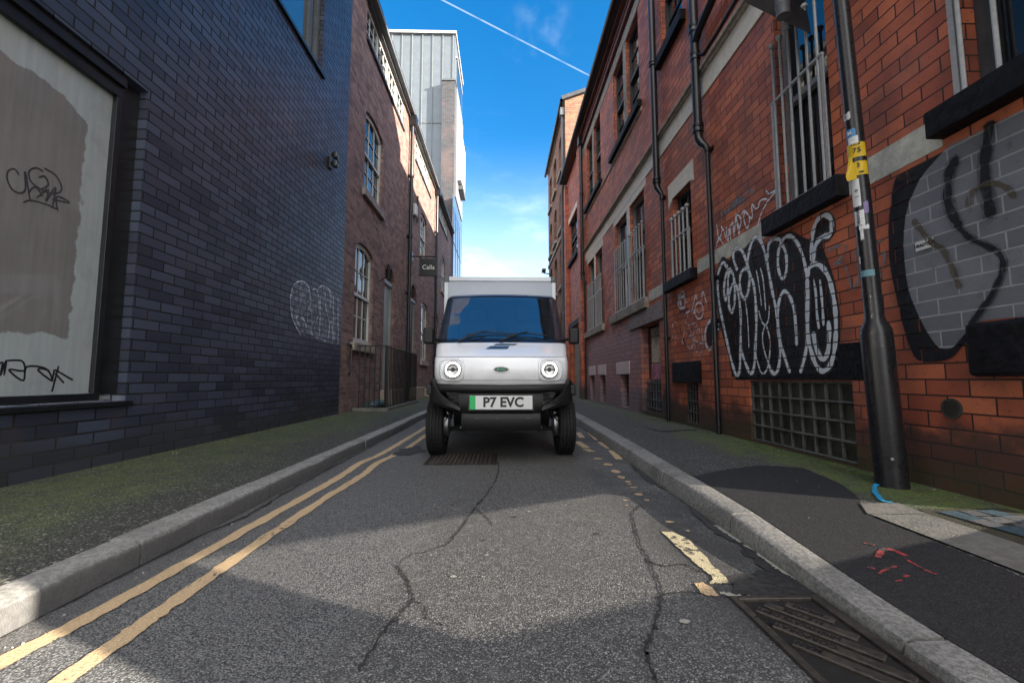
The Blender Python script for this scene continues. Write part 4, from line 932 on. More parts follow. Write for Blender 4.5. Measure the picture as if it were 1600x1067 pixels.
# ================================================================ RIGHT: far sections
r2 = thing('pilastered_red_building', (XR, 14, 0), 'narrow red brick bay with tall pilasters beyond the second black downpipe on the right', 'building')
facade('wall', 'R', 12.62, 15.95, 0, 8.1, [O(13.3, 15.2, 4.85, 6.3), O(13.3, 15.2, .104, 2.45, d=.2)], 'red_brick', r2)
for u in (12.66, 15.5): MB().wbox('R', u, u+.4, 0, 7.9, -.01, .10).build('pilaster', 'red_brick', r2)
window(r2, 'R', 13.3, 15.2, 4.85, 6.3, nu=3, nz=3, fmat='dark_sash', sill=(13.2, 15.3, 4.70, 4.845, 'black_stone_paint', .09))
MB().wbox('R', 13.2, 15.3, 6.31, 6.5, -.02, .02).build('lintel', 'cream_stone', r2)
MB().wbox('R', 13.2, 15.3, 2.46, 2.62, -.02, .06).build('lintel', 'black_stone_paint', r2)
MB().wbox('R', 13.3, 15.2, .104, 2.45, -.19, -.14).build('door', 'green_door_paint', r2)
MB().box(XR+.3, 9, 12.62, 15.95, 0, 8.1).build('rear_wall', 'far_red_brick', r2)
r3 = thing('tall_orange_brick_building', (XR, 19, 0), 'tall old brick warehouse with arched windows and sunlit orange side wall', 'building')
ops = [];
for u in (16.9, 18.8, 20.6):
    for z0, z1, rs in ((9.3, 10.9, .18), (6.9, 8.5, .4), (4.5, 6.2, .4), (1.4, 3.5, .4)): ops.append(O(u, u+1.0, z0, z1, rs, .18))
facade('wall', 'R', 15.97, 22.2, 0, 11.6, ops, 'orange_brick', r3)
for o in ops:
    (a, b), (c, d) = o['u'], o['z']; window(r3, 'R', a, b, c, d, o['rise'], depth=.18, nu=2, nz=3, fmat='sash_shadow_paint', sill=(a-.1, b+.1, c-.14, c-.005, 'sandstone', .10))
sd = MB(); sd.add([(XR, 15.96, 0), (9, 15.96, 0), (9, 15.96, 14.0), (XR, 15.96, 11.6)], [(0, 1, 2, 3)]); sd.add([(XR, 22.2, 0), (9, 22.2, 0), (9, 22.2, 14.0), (XR, 22.2, 11.6)], [(3, 2, 1, 0)]); sd.build('side_wall', 'orange_brick', r3, keep=True)
MB().prism([(XR-.12, 11.62), (9, 14.1), (9, 14.25), (XR-.15, 11.76)], lambda p: (p[0], 15.9, p[1]), lambda p: (p[0], 22.3, p[1])).build('roof', 'roof_slate', r3)
MB().lathe([(.07, 15.9), (.07, 22.3)], (XR-.14, 0, 11.58), 'Y', 10).build('gutter', 'black_iron', r3, smooth=True)
m = MB(); m.tube([(XR-.09, 16.12, 11.4), (XR-.09, 16.12, 8.3), (XR-.09, 16.3, 8.0), (XR-.09, 16.4, 7.7), (XR-.09, 16.4, .1)], .06, 12); m.box(XR-.18, XR-.01, 16.0, 16.24, 11.05, 11.35); m.build('downpipe', 'gutter_grey', r3, smooth=True)
MB().wbox('R', 16.0, 22.2, 6.45, 6.6, -.02, .05).build('string_course', 'sandstone', r3)
cm = thing('security_camera', (XR-.2, 21.8, 6.2), 'small dark security camera bracketed high on the far right building', 'camera')
m = MB(); m.tube([(XR, 21.8, 6.1), (XR-.3, 21.8, 6.15)], .03, 8); m.build('bracket', 'black_iron', cm)
m = MB(); m.box(XR-.42, XR-.22, 21.5, 21.9, 6.17, 6.32); m.build('housing', 'black_iron', cm, bevel=.02)
e_ = thing('end_building', (-1, 46, 0), 'low pale building closing the far end of the street', 'building')
MB().box(-14, 14, 45, 52, 0, 4.6).build('wall', 'grey_render', e_); MB().box(-14.2, 14.2, 44.8, 52, 4.6, 4.75).build('roof', 'roof_slate', e_)
r4 = thing('far_right_terrace', (6, 33, 0), 'red brick terrace set back beyond the tall warehouse at right', 'building')
MB().box(4.2, 12, 24, 44, 0, 7).build('wall', 'far_red_brick', r4)
# ================================================================ LEFT: DARK BRICK BUILDING
db = thing('dark_brick_building', (XL, 2, 0), 'modern building of dark blue grey brick with a large shop window on the left', 'building')
opsD = [O(-.6, 3.39, .55, 3.05, d=.12), O(3.9, 6.55, 5.57, 7.6, d=.16)]
facade('wall', 'L', -12, 7.74, 0, 12, opsD, 'dark_brick', db)
m = MB(); m.quad((XL, 7.74, 0), (-9, 7.74, 0), (-9, 7.74, 12), (XL, 7.74, 12)); m.quad((XL, -12, 12), (XL, 7.74, 12), (-9, 7.74, 12), (-9, -12, 12)); m.quad((XL, -12, 0), (-9, -12, 0), (-9, -12, 12), (XL, -12, 12)); m.build('return_wall', 'dark_brick', db)
sw = MB().add([onL(u, z, -.085) for u, z in ((-.6, .56), (3.3, .56), (3.3, 3.0), (-.6, 3.0))], [(0, 1, 2, 3)]).build('shop_window', 'whitewashed_glass', db)
m = MB(); m.wbox('L', 3.175, 3.22, .62, 2.87, -.083, -.045); m.wbox('L', 3.221, 3.387, .60, 3.04, -.083, -.065); m.wbox('L', -.598, 3.22, 2.871, 2.96, -.083, -.045); m.wbox('L', -.598, 3.22, 2.961, 3.045, -.083, -.02)
m.wbox('L', -.598, 3.22, .56, .612, -.083, -.04); m.wbox('L', 1.35, 1.41, .613, 2.87, -.083, -.05); m.build('frame', 'black_frame', sw, bevel=.003)
MB().wbox('L', -.7, 3.43, .515, .549, -.06, .03).build('sill', 'black_frame', sw, bevel=.004)
uw = MB().add([onL(u, z, -.14) for u, z in ((3.9, 5.57), (6.55, 5.57), (6.55, 7.6), (3.9, 7.6))], [(0, 1, 2, 3)]).build('upper_window', 'sky_glass', db)
m = MB(); m.wbox('L', 6.25, 6.33, 5.58, 7.6, -.138, -.09); m.wbox('L', 6.47, 6.548, 5.58, 7.6, -.138, -.07); m.wbox('L', 3.9, 6.47, 5.572, 5.62, -.138, -.10); m.build('frame', 'lead', uw)
MB().wbox('L', 3.8, 6.60, 5.52, 5.567, -.06, .04).build('sill', 'black_frame', uw)
LAY[0] = .006
# big faded throw-up on the dark brick
def inDark(P): return P
WO, WS = (430, 420), 7.62
fill('faded_graffiti', 'faded_white_spray', [(170, 360), (190, 230), (260, 150), (340, 150), (395, 210), (430, 240), (490, 230), (540, 200), (620, 220), (700, 290), (770, 340), (775, 600), (765, 880), (730, 910), (640, 880), (560, 860), (480, 830), (400, 800), (330, 790), (250, 700), (190, 540)], WO, WS, .004, side='L', parent=db)
painted('bright_faded_spray', (.66, .71, .80), kind=BR_D, var=.2, mortc=(.02, .02, .025), cover=.56, joint=.95)
strokes('faded_outline', 'bright_faded_spray', [[(300, 785), (220, 640), (180, 480), (178, 330), (215, 200), (280, 150), (350, 160), (395, 230), (415, 340), (410, 460), (380, 500)], [(300, 700), (245, 600), (270, 560), (330, 600), (365, 680), (350, 780)],
    [(430, 260), (480, 240), (510, 340), (510, 520), (480, 640)], [(380, 440), (420, 500), (430, 600), (390, 620)], [(500, 240), (560, 200), (630, 240), (660, 340), (650, 470)], [(530, 330), (530, 560), (520, 780), (480, 820)], [(590, 280), (600, 480), (640, 640), (620, 840), (560, 850)],
    [(690, 300), (690, 560), (695, 860)], [(740, 330), (742, 560), (745, 890)], [(460, 620), (420, 700), (440, 800)], [(640, 650), (670, 640), (680, 860)]], 2.6, WO, WS, side='L', parent=db)
# tags on the whitewashed glass (on its pane)
def onG(u, z, d): return (XL-.085+d+.0015, u, z)
def glass_tag(name, mat, lst, w, org, scl):
    m = MB(); d = .0
    for P in lst:
        Q = smooth_path([wr(org[0]+a/scl, org[1]+b/scl, XL-.085) for a, b in P], 5)
        ribbon(m, Q, [w*q[0]/670 for q in Q], onG, 0, True, d); d += .0002
    return m.build(name, mat, sw, keep=True)
glass_tag('grey_tag', 'grey_on_glass', [[(78, 90), (60, 65), (32, 75), (30, 110), (50, 150), (85, 165), (105, 145), (100, 75)], [(105, 75), (112, 120), (125, 200)], [(95, 205), (130, 195), (200, 215), (240, 235)], [(180, 75), (150, 60), (120, 75), (130, 120), (190, 160), (240, 165), (255, 140), (230, 90), (180, 60)],
    [(160, 100), (185, 95), (200, 130), (170, 150)], [(150, 185), (200, 150), (190, 200), (230, 140), (215, 230)], [(240, 245), (235, 180), (290, 205), (215, 190)], [(115, 165), (145, 140), (180, 180)]], 2.6, (0, 240), 2.667)
glass_tag('black_tag', 'black_on_glass', [[(-10, 880), (10, 870), (0, 925), (25, 860), (15, 925)], [(25, 862), (85, 862), (102, 885), (95, 905), (35, 900), (95, 945), (108, 890), (165, 888), (200, 905), (215, 945), (160, 905), (170, 895), (205, 905)], [(243, 885), (215, 992)], [(228, 900), (302, 943)], [(228, 915), (265, 955)], [(215, 950), (225, 900)]], 2.7, (0, 240), 2.667)
fl = thing('twin_wall_light', (XL, 6.95, 4.3), 'dark twin floodlight fixed high on the dark brick wall', 'wall light')
MB().wbox('L', 6.90, 7.00, 4.2, 4.4, 0, .04).build('back_plate', 'black_iron', fl, bevel=.01)
for z in (4.37, 4.22):
    m = MB(); m.lathe([(.001, -.02), (.05, -.01), (.07, .03), (.075, .12), (.06, .13), (.001, .13)], (0, 0, 0), 'Y', 16)
    m.v = [(XL+.14+v[0]*.75, 6.90-v[1]*.8, z+v[2]*.75) for v in m.v]; m.build('lamp_head', 'black_iron', fl, smooth=True)
MB().tube([(XL+.03, 6.95, 4.3), (XL+.16, 6.92, 4.3)], .02, 8).build('arm', 'black_iron', fl)
# ================================================================ LEFT: BROWN BRICK TERRACE
bt = thing('brown_brick_terrace', (XL, 15, 0), 'old brown brick terrace with sash windows and arched doors on the left', 'building')
opsB = [O(8.35, 9.52, 1.42, 3.50, .12, .11), O(8.72, 10.02, 4.66, 6.50, .12, .11), O(10.45, 11.42, .45, 3.62, .47, .16), O(13.35, 14.4, .45, 3.75, .5, .16),
        O(15.25, 16.5, 1.35, 3.5, .12, .11), O(14.8, 16.0, 5.08, 6.68, .12, .11), O(19.9, 21.2, 4.9, 6.6, .12, .11), O(19.9, 21.2, 1.35, 3.5, .12, .11), O(22.0, 22.9, .45, 3.6, .44, .16), O(18.4, 19.3, .45, 3.6, .44, .16),
        O(8.6, 12.0, 7.95, 8.72, 0, .08), O(13.7, 16.7, 7.95, 8.72, 0, .08), O(18.9, 22.0, 7.95, 8.72, 0, .08)]
facade('wall', 'L', 7.741, 23.6, 0, 9.0, opsB, 'brown_brick', bt)
MB().quad((XL, 23.6, 0), (-9, 23.6, 0), (-9, 23.6, 9), (XL, 23.6, 9)).build('end_wall', 'brown_brick', bt)
MB().prism([(-2.72, 8.98), (-6, 10.4), (-9, 9), (-9, 8.9), (-2.8, 8.9)], lambda p: (p[0], 7.75, p[1]), lambda p: (p[0], 23.6, p[1])).build('roof', 'roof_slate', bt)
for o, n in zip(opsB, 'b a x x c d e f x x'.split()):
    (a, b), (c, d) = o['u'], o['z']
    if n == 'x': continue
    window(bt, 'L', a, b, c, d, o['rise'], .11, 3, 4, sill=(a-.1, b+.1, c-.16, c-.005, 'sandstone' if n != 'a' else 'grey_lintel', .07), fw=.09, bw=.022)
for (a, b) in ((8.6, 12.0), (13.7, 16.7), (18.9, 22.0)):
    window(bt, 'L', a, b, 7.95, 8.72, 0, .08, 12, 3, sash=False, mull=[a+(b-a)*k/4 for k in (1, 2, 3)], sill=(a-.02, b+.02, 7.88, 7.945, 'roof_slate', .05), fw=.06, bw=.02)
for i, (u0, u1, zt, col) in enumerate(((10.45, 11.42, 3.62, 'green_door_paint'), (13.35, 14.4, 3.75, 'dark_door_paint'), (18.4, 19.3, 3.6, 'dark_door_paint'), (22.0, 22.9, 3.6, 'dark_door_paint'))):
    w = u1-u0; zs = zt-w/2-.02
    d = MB().wbox('L', u0+.12, u1-.12, .45, zs-.06, -.15, -.11).build('door', col, bt)
    p = MB()
    for (a, b) in ((u0+.2, (u0+u1)/2-.04), ((u0+u1)/2+.04, u1-.2)):
        for (c, e) in ((.6, 1.3), (1.45, 2.2), (2.3, zs-.18)):
            p.wbox('L', a, b, c, e, -.111, -.102)
    p.build('door_panel', col, d, bevel=.006)
    m = MB(); m.wbox('L', u0+.002, u0+.11, .45, zs, -.155, -.06); m.wbox('L', u1-.11, u1-.002, .45, zs, -.155, -.06); m.wbox('L', u0+.002, u1-.002, zs+.001, zs+.09, -.155, -.04); m.build('door_frame', 'sash_shadow_paint', d)
    pts = [(q[0], q[1]) for q in arc_pts(u0+.002, u1-.002, zt-.002, w/2-.002)]
    m = MB().add([onL(q[0], max(q[1], zs+.09), -.145) for q in pts], [tuple(range(len(pts)))]); fn = m.build('fanlight', 'window_glass', d)
    m = MB(); cx = (u0+u1)/2
    for k in range(1, 6):
        t = PI*k/6; A = Vector((0, math.cos(t), math.sin(t))); B = Vector((0, -math.sin(t), math.cos(t)))*.012
        P0 = Vector((XL-.13, cx, zs+.09)); r = w/2-.03
        m.add([tuple(P0+A*.12+B), tuple(P0+A*.12-B), tuple(P0+A*r-B), tuple(P0+A*r+B)], [(0, 1, 2, 3)])
    A_ = arc_pts(u0+.002, u1-.002, zt-.002, w/2-.002, 16); B_ = arc_pts(u0+.06, u1-.06, zt-.06, w/2-.06, 16)
    for k in range(16): m.add([onL(*A_[k], -.12), onL(*A_[k+1], -.12), onL(*B_[k+1], -.12), onL(*B_[k], -.12)], [(0, 1, 2, 3)])
    m.build('fanlight_bars', 'sash_shadow_paint', fn)
    MB().wbox('L', u0-.15, u1+.15, .08, .44, -.15, .28).build('door_step', 'sandstone', bt, bevel=.01)
m = MB(); m.box(XL+.001, -2.70, 7.75, 23.6, 8.80, 8.90); m.build('gutter', 'gutter_grey', bt, bevel=.02)
m = MB(); m.box(XL+.001, XL+.07, 7.75, 23.6, 8.73, 8.795); m.build('eaves_course', 'roof_slate', bt)
for u in (12.75, 17.85):
    m = MB(); m.tube([onL(u, 8.55, .10), onL(u, .085, .10)], .055, 14)
    for z in (6.9, 5.0, 3.25, 1.4): m.lathe([(.055, -.05), (.072, -.045), (.072, .045), (.055, .05)], onL(u, z, .10), 'Z', 14); m.wbox('L', u-.1, u+.1, z-.02, z+.02, 0.001, .04)
    m.prism([(u-.14, 8.8), (u+.14, 8.8), (u+.14, 8.66), (u+.07, 8.5), (u-.07, 8.5), (u-.14, 8.66)], lambda p: onL(p[0], p[1], .01), lambda p: onL(p[0], p[1], .24))
    m.build('downpipe', 'black_iron' if u < 15 else 'black_iron', bt, smooth=True)
MB().tube([onL(8.0, 1.36, .03), onL(8.15, 1.36, .03), onL(8.2, 1.3, .03), onL(8.2, .85, .03), onL(8.1, .8, .03)], .02, 8).build('conduit', 'black_iron', bt)
MB().tube([onL(14.0, 6.8, .05), onL(14.0, 5.9, .05)], .03, 8).build('vent_pipe', 'black_iron', bt)
ab = thing('alarm_box', (XL, 13.6, 6.15), 'white alarm box high on the brown brick wall', 'alarm box')
MB().wbox('L', 13.45, 13.75, 5.95, 6.35, 0, .12).build('case', 'white_render', ab, bevel=.04)
wl = thing('wall_lantern', (XL, 10.15, 3.2), 'black lantern on a bracket beside the arched green door', 'lantern')
MB().tube([onL(10.05, 3.0, 0), onL(10.05, 3.1, .12), onL(10.05, 3.36, .12), onL(10.05, 3.41, .2)], .012, 8).build('bracket', 'black_iron', wl)
m = MB(); m.lathe([(.05, 2.95), (.06, 2.97), (.10, 3.30), (.11, 3.32), (.05, 3.42), (.02, 3.48), (.001, 3.5)], (0, 0, 0), 'Z', 6); m.v = [(XL+.22+v[0]*.62, 10.05+v[1]*.62, 3.2+(v[2]-3.2)*.68) for v in m.v]; m.build('lantern_body', 'black_iron', wl)
# hanging sign
sg = thing('hanging_sign', (XL+.5, 13.5, 4.3), 'square dark hanging sign with pale lettering over the pavement', 'sign')
m = MB(); m.tube([(XL, 13.5, 4.60), (-2.07, 13.5, 4.60)], .022, 8); m.tube([(-2.62, 13.5, 4.6), (-2.62, 13.5, 4.53)], .012, 6); m.tube([(-2.12, 13.5, 4.6), (-2.12, 13.5, 4.53)], .012, 6); m.box(XL, XL+.02, 13.44, 13.56, 4.45, 4.75); m.build('bracket', 'black_iron', sg)
bd = MB().box(-2.66, -2.07, 13.47, 13.53, 3.96, 4.53).build('board', 'sign_face', sg, bevel=.006)
text('Calla', .20, (-2.365, 13.467, 4.24), (1, 0, 0), (0, 0, 1), 'letter_white', 'lettering', bd, .0)
m = MB()
for a in ((-2.63, -2.10, 3.99, 3.995), (-2.63, -2.10, 4.495, 4.50), (-2.63, -2.625, 3.99, 4.50), (-2.105, -2.10, 3.99, 4.50)): m.box(a[0], a[1], 13.463, 13.468, a[2], a[3])
m.build('border_line', 'lead', bd)
# area railings
ra = thing('area_railing', (-2.5, 8.6, .1), 'black iron area railing around the basement steps below the sash window', 'railing')
X0, Y0, Y1, ZT = -2.26, 8.42, 11.4, 1.34
MB().box(XL+.02, X0+.03, Y0-.02, Y0+.02, ZT, ZT+.02).build('rail', 'black_iron', ra)
MB().box(X0-.02, X0+.02, Y0+.021, Y1, ZT, ZT+.02).build('rail', 'black_iron', ra)
m = MB().box(XL+.02, X0+.06, Y0-.06, Y0+.05, .09, .15); m.box(X0-.06, X0+.06, Y0+.051, Y1, .09, .15); m.build('plinth', 'flag_stone', ra)
for i in range(6): x = XL+.12+i*(X0-XL-.14)/5; MB().tube([(x, Y0, .14), (x, Y0, ZT)], .011, 8).build('bar', 'black_iron', ra)
for i in range(1, 25): y = Y0+i*.122; MB().tube([(X0, y, .14), (X0, y, ZT)], .011, 8).build('bar', 'black_iron', ra)
MB().tube([(X0, Y0, .1), (X0, Y0, ZT)], .018, 8).build('post', 'black_iron', ra)
r2_ = thing('low_railing', (-2.6, 16, .1), 'short black railing below the further blue sash window', 'railing')
m = MB(); m.box(-2.4, -2.37, 14.9, 17, 1.1, 1.12)
for i in range(14): m.tube([(-2.385, 14.95+i*.155, .1), (-2.385, 14.95+i*.155, 1.1)], .011, 6)
m.build('bar', 'black_iron', r2_); MB().box(-2.9, -2.3, 14.8, 17.1, .1, .34).build('plinth', 'sandstone', r2_)
bg = MB(); random.seed(3)
for i in range(14):
    c = (-2.6+random.uniform(-.2, .15), 8.75+random.uniform(-.1, .3), .16+random.uniform(0, .06)); r = random.uniform(.06, .12)
    bg.lathe([(max(1e-3, r*math.sin(PI*k/5)*random.uniform(.75, 1.15)), -r*.7*math.cos(PI*k/5)) for k in range(6)], c, 'Z', 8)
tag(bg.build('rubbish_sack', 'rubbish_blue', smooth=True), 'crumpled dark blue rubbish sack behind the railing', 'rubbish sack')
# ================================================================ LEFT: TOWER
tw = thing('zinc_tower', (-6, 27, 0), 'tall modern tower clad in pale standing seam metal above the terrace', 'building')
ZT_ = 21.7
MB().box(-10, -2.93, 24.7, 29.2, 0, ZT_).build('wall', 'zinc', tw)
m = MB()
for i in range(9): x = -3.05-i*.62; m.box(x-.02, x+.02, 24.64, 24.699, 0, ZT_-.05)
m.build('standing_seam', 'zinc_seam', tw)
m = MB(); m.box(-10, -2.9, 24.66, 24.698, 16.0, 16.03); m.box(-10, -2.9, 24.66, 24.697, 11.0, 11.03); m.build('cross_joint', 'zinc_seam', tw)
MB().box(-10.1, -2.85, 24.55, 29.3, ZT_, ZT_+.16).build('parapet', 'white_render', tw)
MB().box(-3.62, -2.86, 24.25, 29.0, 0, 18.4).build('brick_pier', 'tower_brick', tw)
MB().box(-3.66, -2.82, 24.2, 29.05, 18.401, 18.5).build('pier_coping', 'lead', tw)
MB().box(-2.859, -2.80, 24.8, 28.9, 11.5, 18.3).build('side_render', 'grey_render', tw)
MB().box(-2.86, -2.55, 25.6, 28.0, 12.9, 15.9).build('white_bay', 'white_render', tw)
MB().box(-2.86, -2.5, 26.2, 28.0, 12.6, 12.89).build('bay_soffit', 'lead', tw)
sl = MB().box(-2.925, -2.88, 25.3, 28.6, 18.7, 20.6).build('side_window', 'sky_glass', tw)
m = MB()
for z in (18.6, 20.62): m.box(-2.93, -2.84, 25.2, 28.7, z, z+.08)
m.build('frame', 'white_render', sl)
gb = thing('blue_glass_block', (-5, 27, 0), 'low blue glazed block between the brown terrace and the tower', 'building')
MB().box(-2.84, -2.80, 23.7, 28.6, 0, 11.2).build('curtain_wall', 'blue_glass', gb)
m = MB()
for k in range(5): m.box(-2.799, -2.785, 23.75+k*1.2, 23.79+k*1.2, 0, 11.2)
for z in (2.8, 5.6, 8.4): m.box(-2.799, -2.787, 23.7, 28.6, z, z+.05)
m.build('mullion', 'lead', gb)
MB().box(-9, -2.841, 23.62, 24.24, 0, 9.5).build('core', 'grey_render', gb)
lt = thing('far_left_block', (-8, 36, 0), 'plain pale block beyond the tower at the left', 'building')
MB().box(-12, -3.4, 30, 44, 0, 7.5).build('wall', 'grey_render', lt)
# ================================================================ LAMP POST
lpst = thing('lamp_post', (2.235, 2.47, .1), 'black steel lamp post covered with stickers on the right pavement', 'lamp post')
bx, by = 2.235, 2.47; tx = 2.135
def px_(z): return bx+(tx-bx)*(z-.1)/3.0
def pr_(z): return .078 if z < 1.02 else .046
m = MB(); prof = [(.080, .10), (.078, .14), (.0775, .98), (.074, 1.01), (.052, 1.06), (.047, 1.08), (.046, 1.3), (.043, 3.0), (.040, 4.4)]
P = [(px_(z), by, z) for r, z in prof]; m.tube(P, [r for r, z in prof], 28)
shaft = m.build('shaft', 'post_black', lpst, smooth=True) if 'post_black' in M else None
simple('post_black', (.014, .014, .017), .3, .08, 60, .0003)
if shaft is None: shaft = m.build('shaft', 'post_black', lpst, smooth=True)
m = MB()
def patch(mb, z0, z1, a0, a1, off=.002, n=10, rr=None, jag=0):
    vs = []
    for i in range(n+1):
        a = math.radians(a0+(a1-a0)*i/n)
        for z in (z0+random.uniform(-jag, jag), z1+random.uniform(-jag, jag)):
            r = (rr or (.078 if z < 1 else .0465-(z-1.1)*.0012))+off
            vs.append((px_(z)+r*math.cos(a), by+r*math.sin(a), z))
    mb.add(vs, [(2*i, 2*i+2, 2*i+3, 2*i+1) for i in range(n)])
CA = math.degrees(math.atan2(-by, -bx))        # bearing of the street side of the post
patch(m, .22, .90, CA-20, CA+45, .003); m.build('access_door', 'post_black', shaft, smooth=True)
MB().tube([(px_(.27)-.079*.55, by-.079*.86, .27), (px_(.27)-.079*.62, by-.079*.93, .27)], .008, 8).build('lock', 'steel', shaft)
zc = lambda py: wr(1345, py, 2.19)[1]
def sticker(name, mat, py0, py1, a0, a1, off=.002, jag=0, lab=None):
    m = MB(); patch(m, zc(py1), zc(py0), CA+a0, CA+a1, off, 12, jag=jag); o = m.build(name, mat, shaft, smooth=True)
    if lab: o['label'] = lab
    return o
sticker('sticker', 'sticker_yellow', 227, 252, -75, 62); sticker('sticker', 'sticker_yellow', 256, 279, -75, 62)
sticker('tape', 'black_iron', 250, 257, -75, 62, .0035)
m = MB(); zt, zb = zc(245), zc(284)
m.add([(px_(zt)-.048, by+.005, zt), (px_(zb)-.078, by+.01, zb+.03), (px_(zb)-.070, by+.01, zb), (px_(zb)-.040, by-.026, zb-.002), (px_(zb)-.046, by-.02, zt)], [(0, 1, 2, 3, 4)]); m.build('sticker_flap', 'sticker_yellow', shaft)
def ontxt(s, size, py, a, mat='letter_black', off=.004, up=(0, 0, 1), rot=False, nm='lettering', sx=1):
    z = zc(py); th = math.radians(CA+a); r = .046+off; n = Vector((math.cos(th), math.sin(th), 0)); O_ = (px_(z)+r*n.x, by+r*n.y, z)
    R = Vector((-n.y, n.x, 0))
    if rot: text(s, size, O_, (0, 0, 1), tuple(-R), mat, nm, shaft, .0006, .0004, sx=sx)
    else: text(s, size, O_, tuple(R), (0, 0, 1), mat, nm, shaft, .0006, .0004, sx=sx)
ontxt('75', .044, 240, 0); ontxt('3', .036, 264, 0); ontxt('4 21-8', .018, 230, -5); ontxt('100', .018, 275, 12)
sticker('sticker', 'sticker_blue', 203, 216, -60, 5, .002, .003); sticker('sticker', 'sticker_white', 216, 228, -50, 15, .002, .004); ontxt('M', .03, 210, -30, 'sticker_white', .005)
sticker('sticker', 'sticker_white', 175, 186, -75, -15, .002, .004); ontxt('S', .036, 181, -45, 'letter_black', .006)
sticker('torn_sticker', 'sticker_white', 284, 327, -65, -5, .002, .006); ontxt('o', .03, 302, -25, 'letter_black', .006); ontxt('~~', .02, 312, -25, 'letter_black', .006)
sticker('sticker', 'sticker_white', 334, 357, -62, 5, .002, .002); ontxt('HEADTOP', .019, 345, -28, 'letter_black', .006, rot=True)
sticker('torn_sticker', 'sticker_purple', 322, 340, 5, 35, .002, .008); sticker('torn_sticker', 'sticker_white', 358, 364, -35, 25, .002, .006); sticker('torn_sticker', 'sticker_white', 364, 380, -30, -10, .002, .006); sticker('torn_sticker', 'sticker_white', 405, 416, -60, -48, .002, .002)
m = MB(); z0 = wr(1360, 428, 2.2)[1]; patch(m, z0-.022, z0+.016, CA-60, CA+30, .002, 10); m.build('sticker', 'sticker_teal', shaft) if 'sticker_teal' in M else None
simple('sticker_teal', (.16, .33, .38), .5, .1)
if not any('teal' in (o.active_material.name if o.active_material else '') for o in shaft.children): m.build('sticker', 'sticker_teal', shaft)
# ---- wall-mounted black floodlight head, top right
wf = thing('wall_floodlight', (2.2, 3.2, 3.6), 'black bracketed box light with a grey sensor tube above the barred window', 'wall light')
def slab(P, N, t):
    N = Vector(N).normalized()*t; return MB().add([tuple(Vector(p)) for p in P]+[tuple(Vector(p)+N) for p in P], [(0, 1, 2, 3), (7, 6, 5, 4), (0, 4, 5, 1), (1, 5, 6, 2), (2, 6, 7, 3), (3, 7, 4, 0)])
def P3(px, py, t):
    d = Vector(ray(px, py)); d = d/d.y*t; return (d.x, d.y, H+d.z)
A_, B_, C_, D_ = Vector(P3(1164, 5, 3.12)), Vector(P3(1268, 55, 3.05)), Vector(P3(1254, -28, 3.22)), Vector(P3(1185, -55, 3.28))
slab([A_, B_, C_, D_], (.1, .3, 1), .10).build('housing', 'black_iron', wf, bevel=.012)
E1, E2 = Vector(P3(1224, 26, 2.98)), Vector(P3(1220, -20, 2.98)); m = MB(); m.tube([E1, E1+(E2-E1)*.3, E1+(E2-E1)*.34, E1+(E2-E1)*.4, E1+(E2-E1)*.44, E2], [.047, .047, .051, .051, .047, .047], 20); m.build('sensor_tube', 'gutter_grey', wf, smooth=True)
MB().tube([(C_.x, C_.y, C_.z+.05), (XR-.0, 3.3, C_.z+.35)], .025, 8).build('bracket', 'black_iron', wf)
# ================================================================ VAN
van = thing('electric_van', (-.01, 4.6, 0), 'small white box van with round glowing headlights and black bumper parked in the road', 'van')
VX = -.01
LV = [(.62, 3.75, .572, .10), (.655, 3.715, .582, .11), (.69, 3.695, .588, .11), (.76, 3.675, .592, .11), (.83, 3.675, .593, .11), (.88, 3.685, .592, .11), (.905, 3.70, .590, .11), (.92, 3.73, .589, .11), (.945, 3.79, .600, .11), (.975, 3.865, .610, .11), (1.005, 3.945, .620, .11), (1.03, 4.005, .627, .11), (1.048, 4.05, .631, .12),
      (1.06, 4.065, .632, .13), (1.10, 4.112, .634, .11), (1.2, 4.235, .634, .10), (1.3, 4.355, .633, .10), (1.4, 4.475, .631, .10), (1.5, 4.59, .629, .10), (1.58, 4.675, .626, .10), (1.615, 4.71, .624, .10), (1.64, 4.735, .610, .10), (1.665, 4.79, .603, .10), (1.68, 4.86, .59, .09)]
def outline(z, yf, w, rc, bow=.055):
    pts = []; yb = 5.12; ys = yf+rc+bow*.8
    for f in (0, .25, .5, .75): pts.append((-w, yb+(ys-yb)*f))
    for i in range(7):
        a = PI/2*i/6; pts.append((-w+rc*(1-math.cos(a)), ys-(rc)*math.sin(a)))
    xe = w-rc; y0 = pts[-1][1]
    for i in range(1, 6): x = -xe+xe*i/6*1.0; pts.append((x, yf+(y0-yf)*(x/xe)**2))
    pts.append((0, yf))
    return pts+[(-x, y) for x, y in reversed(pts[:-1])]
rows = [[(VX+x, y, z) for x, y in outline(z, yf, w, rc, .055 if z < 1.05 else min(.10, .055+(z-1.05)*.4))] for z, yf, w, rc in LV]
NP = len(rows[0])
def part_faces(cond):
    m = MB(); idx = {}
    for i in range(len(rows)-1):
        for j in range(NP-1):
            if not cond(i, j): continue
            q = []
            for (a, b) in ((i, j), (i, j+1), (i+1, j+1), (i+1, j)):
                if (a, b) not in idx: idx[(a, b)] = len(m.v); m.v.append(rows[a][b])
                q.append(idx[(a, b)])
            m.f.append(tuple(q))
    return m
sideJ = lambda j: j < 4 or j >= NP-1-4
pilJ = lambda j: (4 <= j < 6) or (NP-1-6 <= j < NP-1-4)
sidewin = lambda i, j: (1 <= j < 3 or NP-1-3 <= j < NP-1-1) and 14 <= i < 20
body = part_faces(lambda i, j: (i < 13) or (sideJ(j) and not sidewin(i, j) and i < 22))
body.add([rows[12][j] for j in range(0)], [])
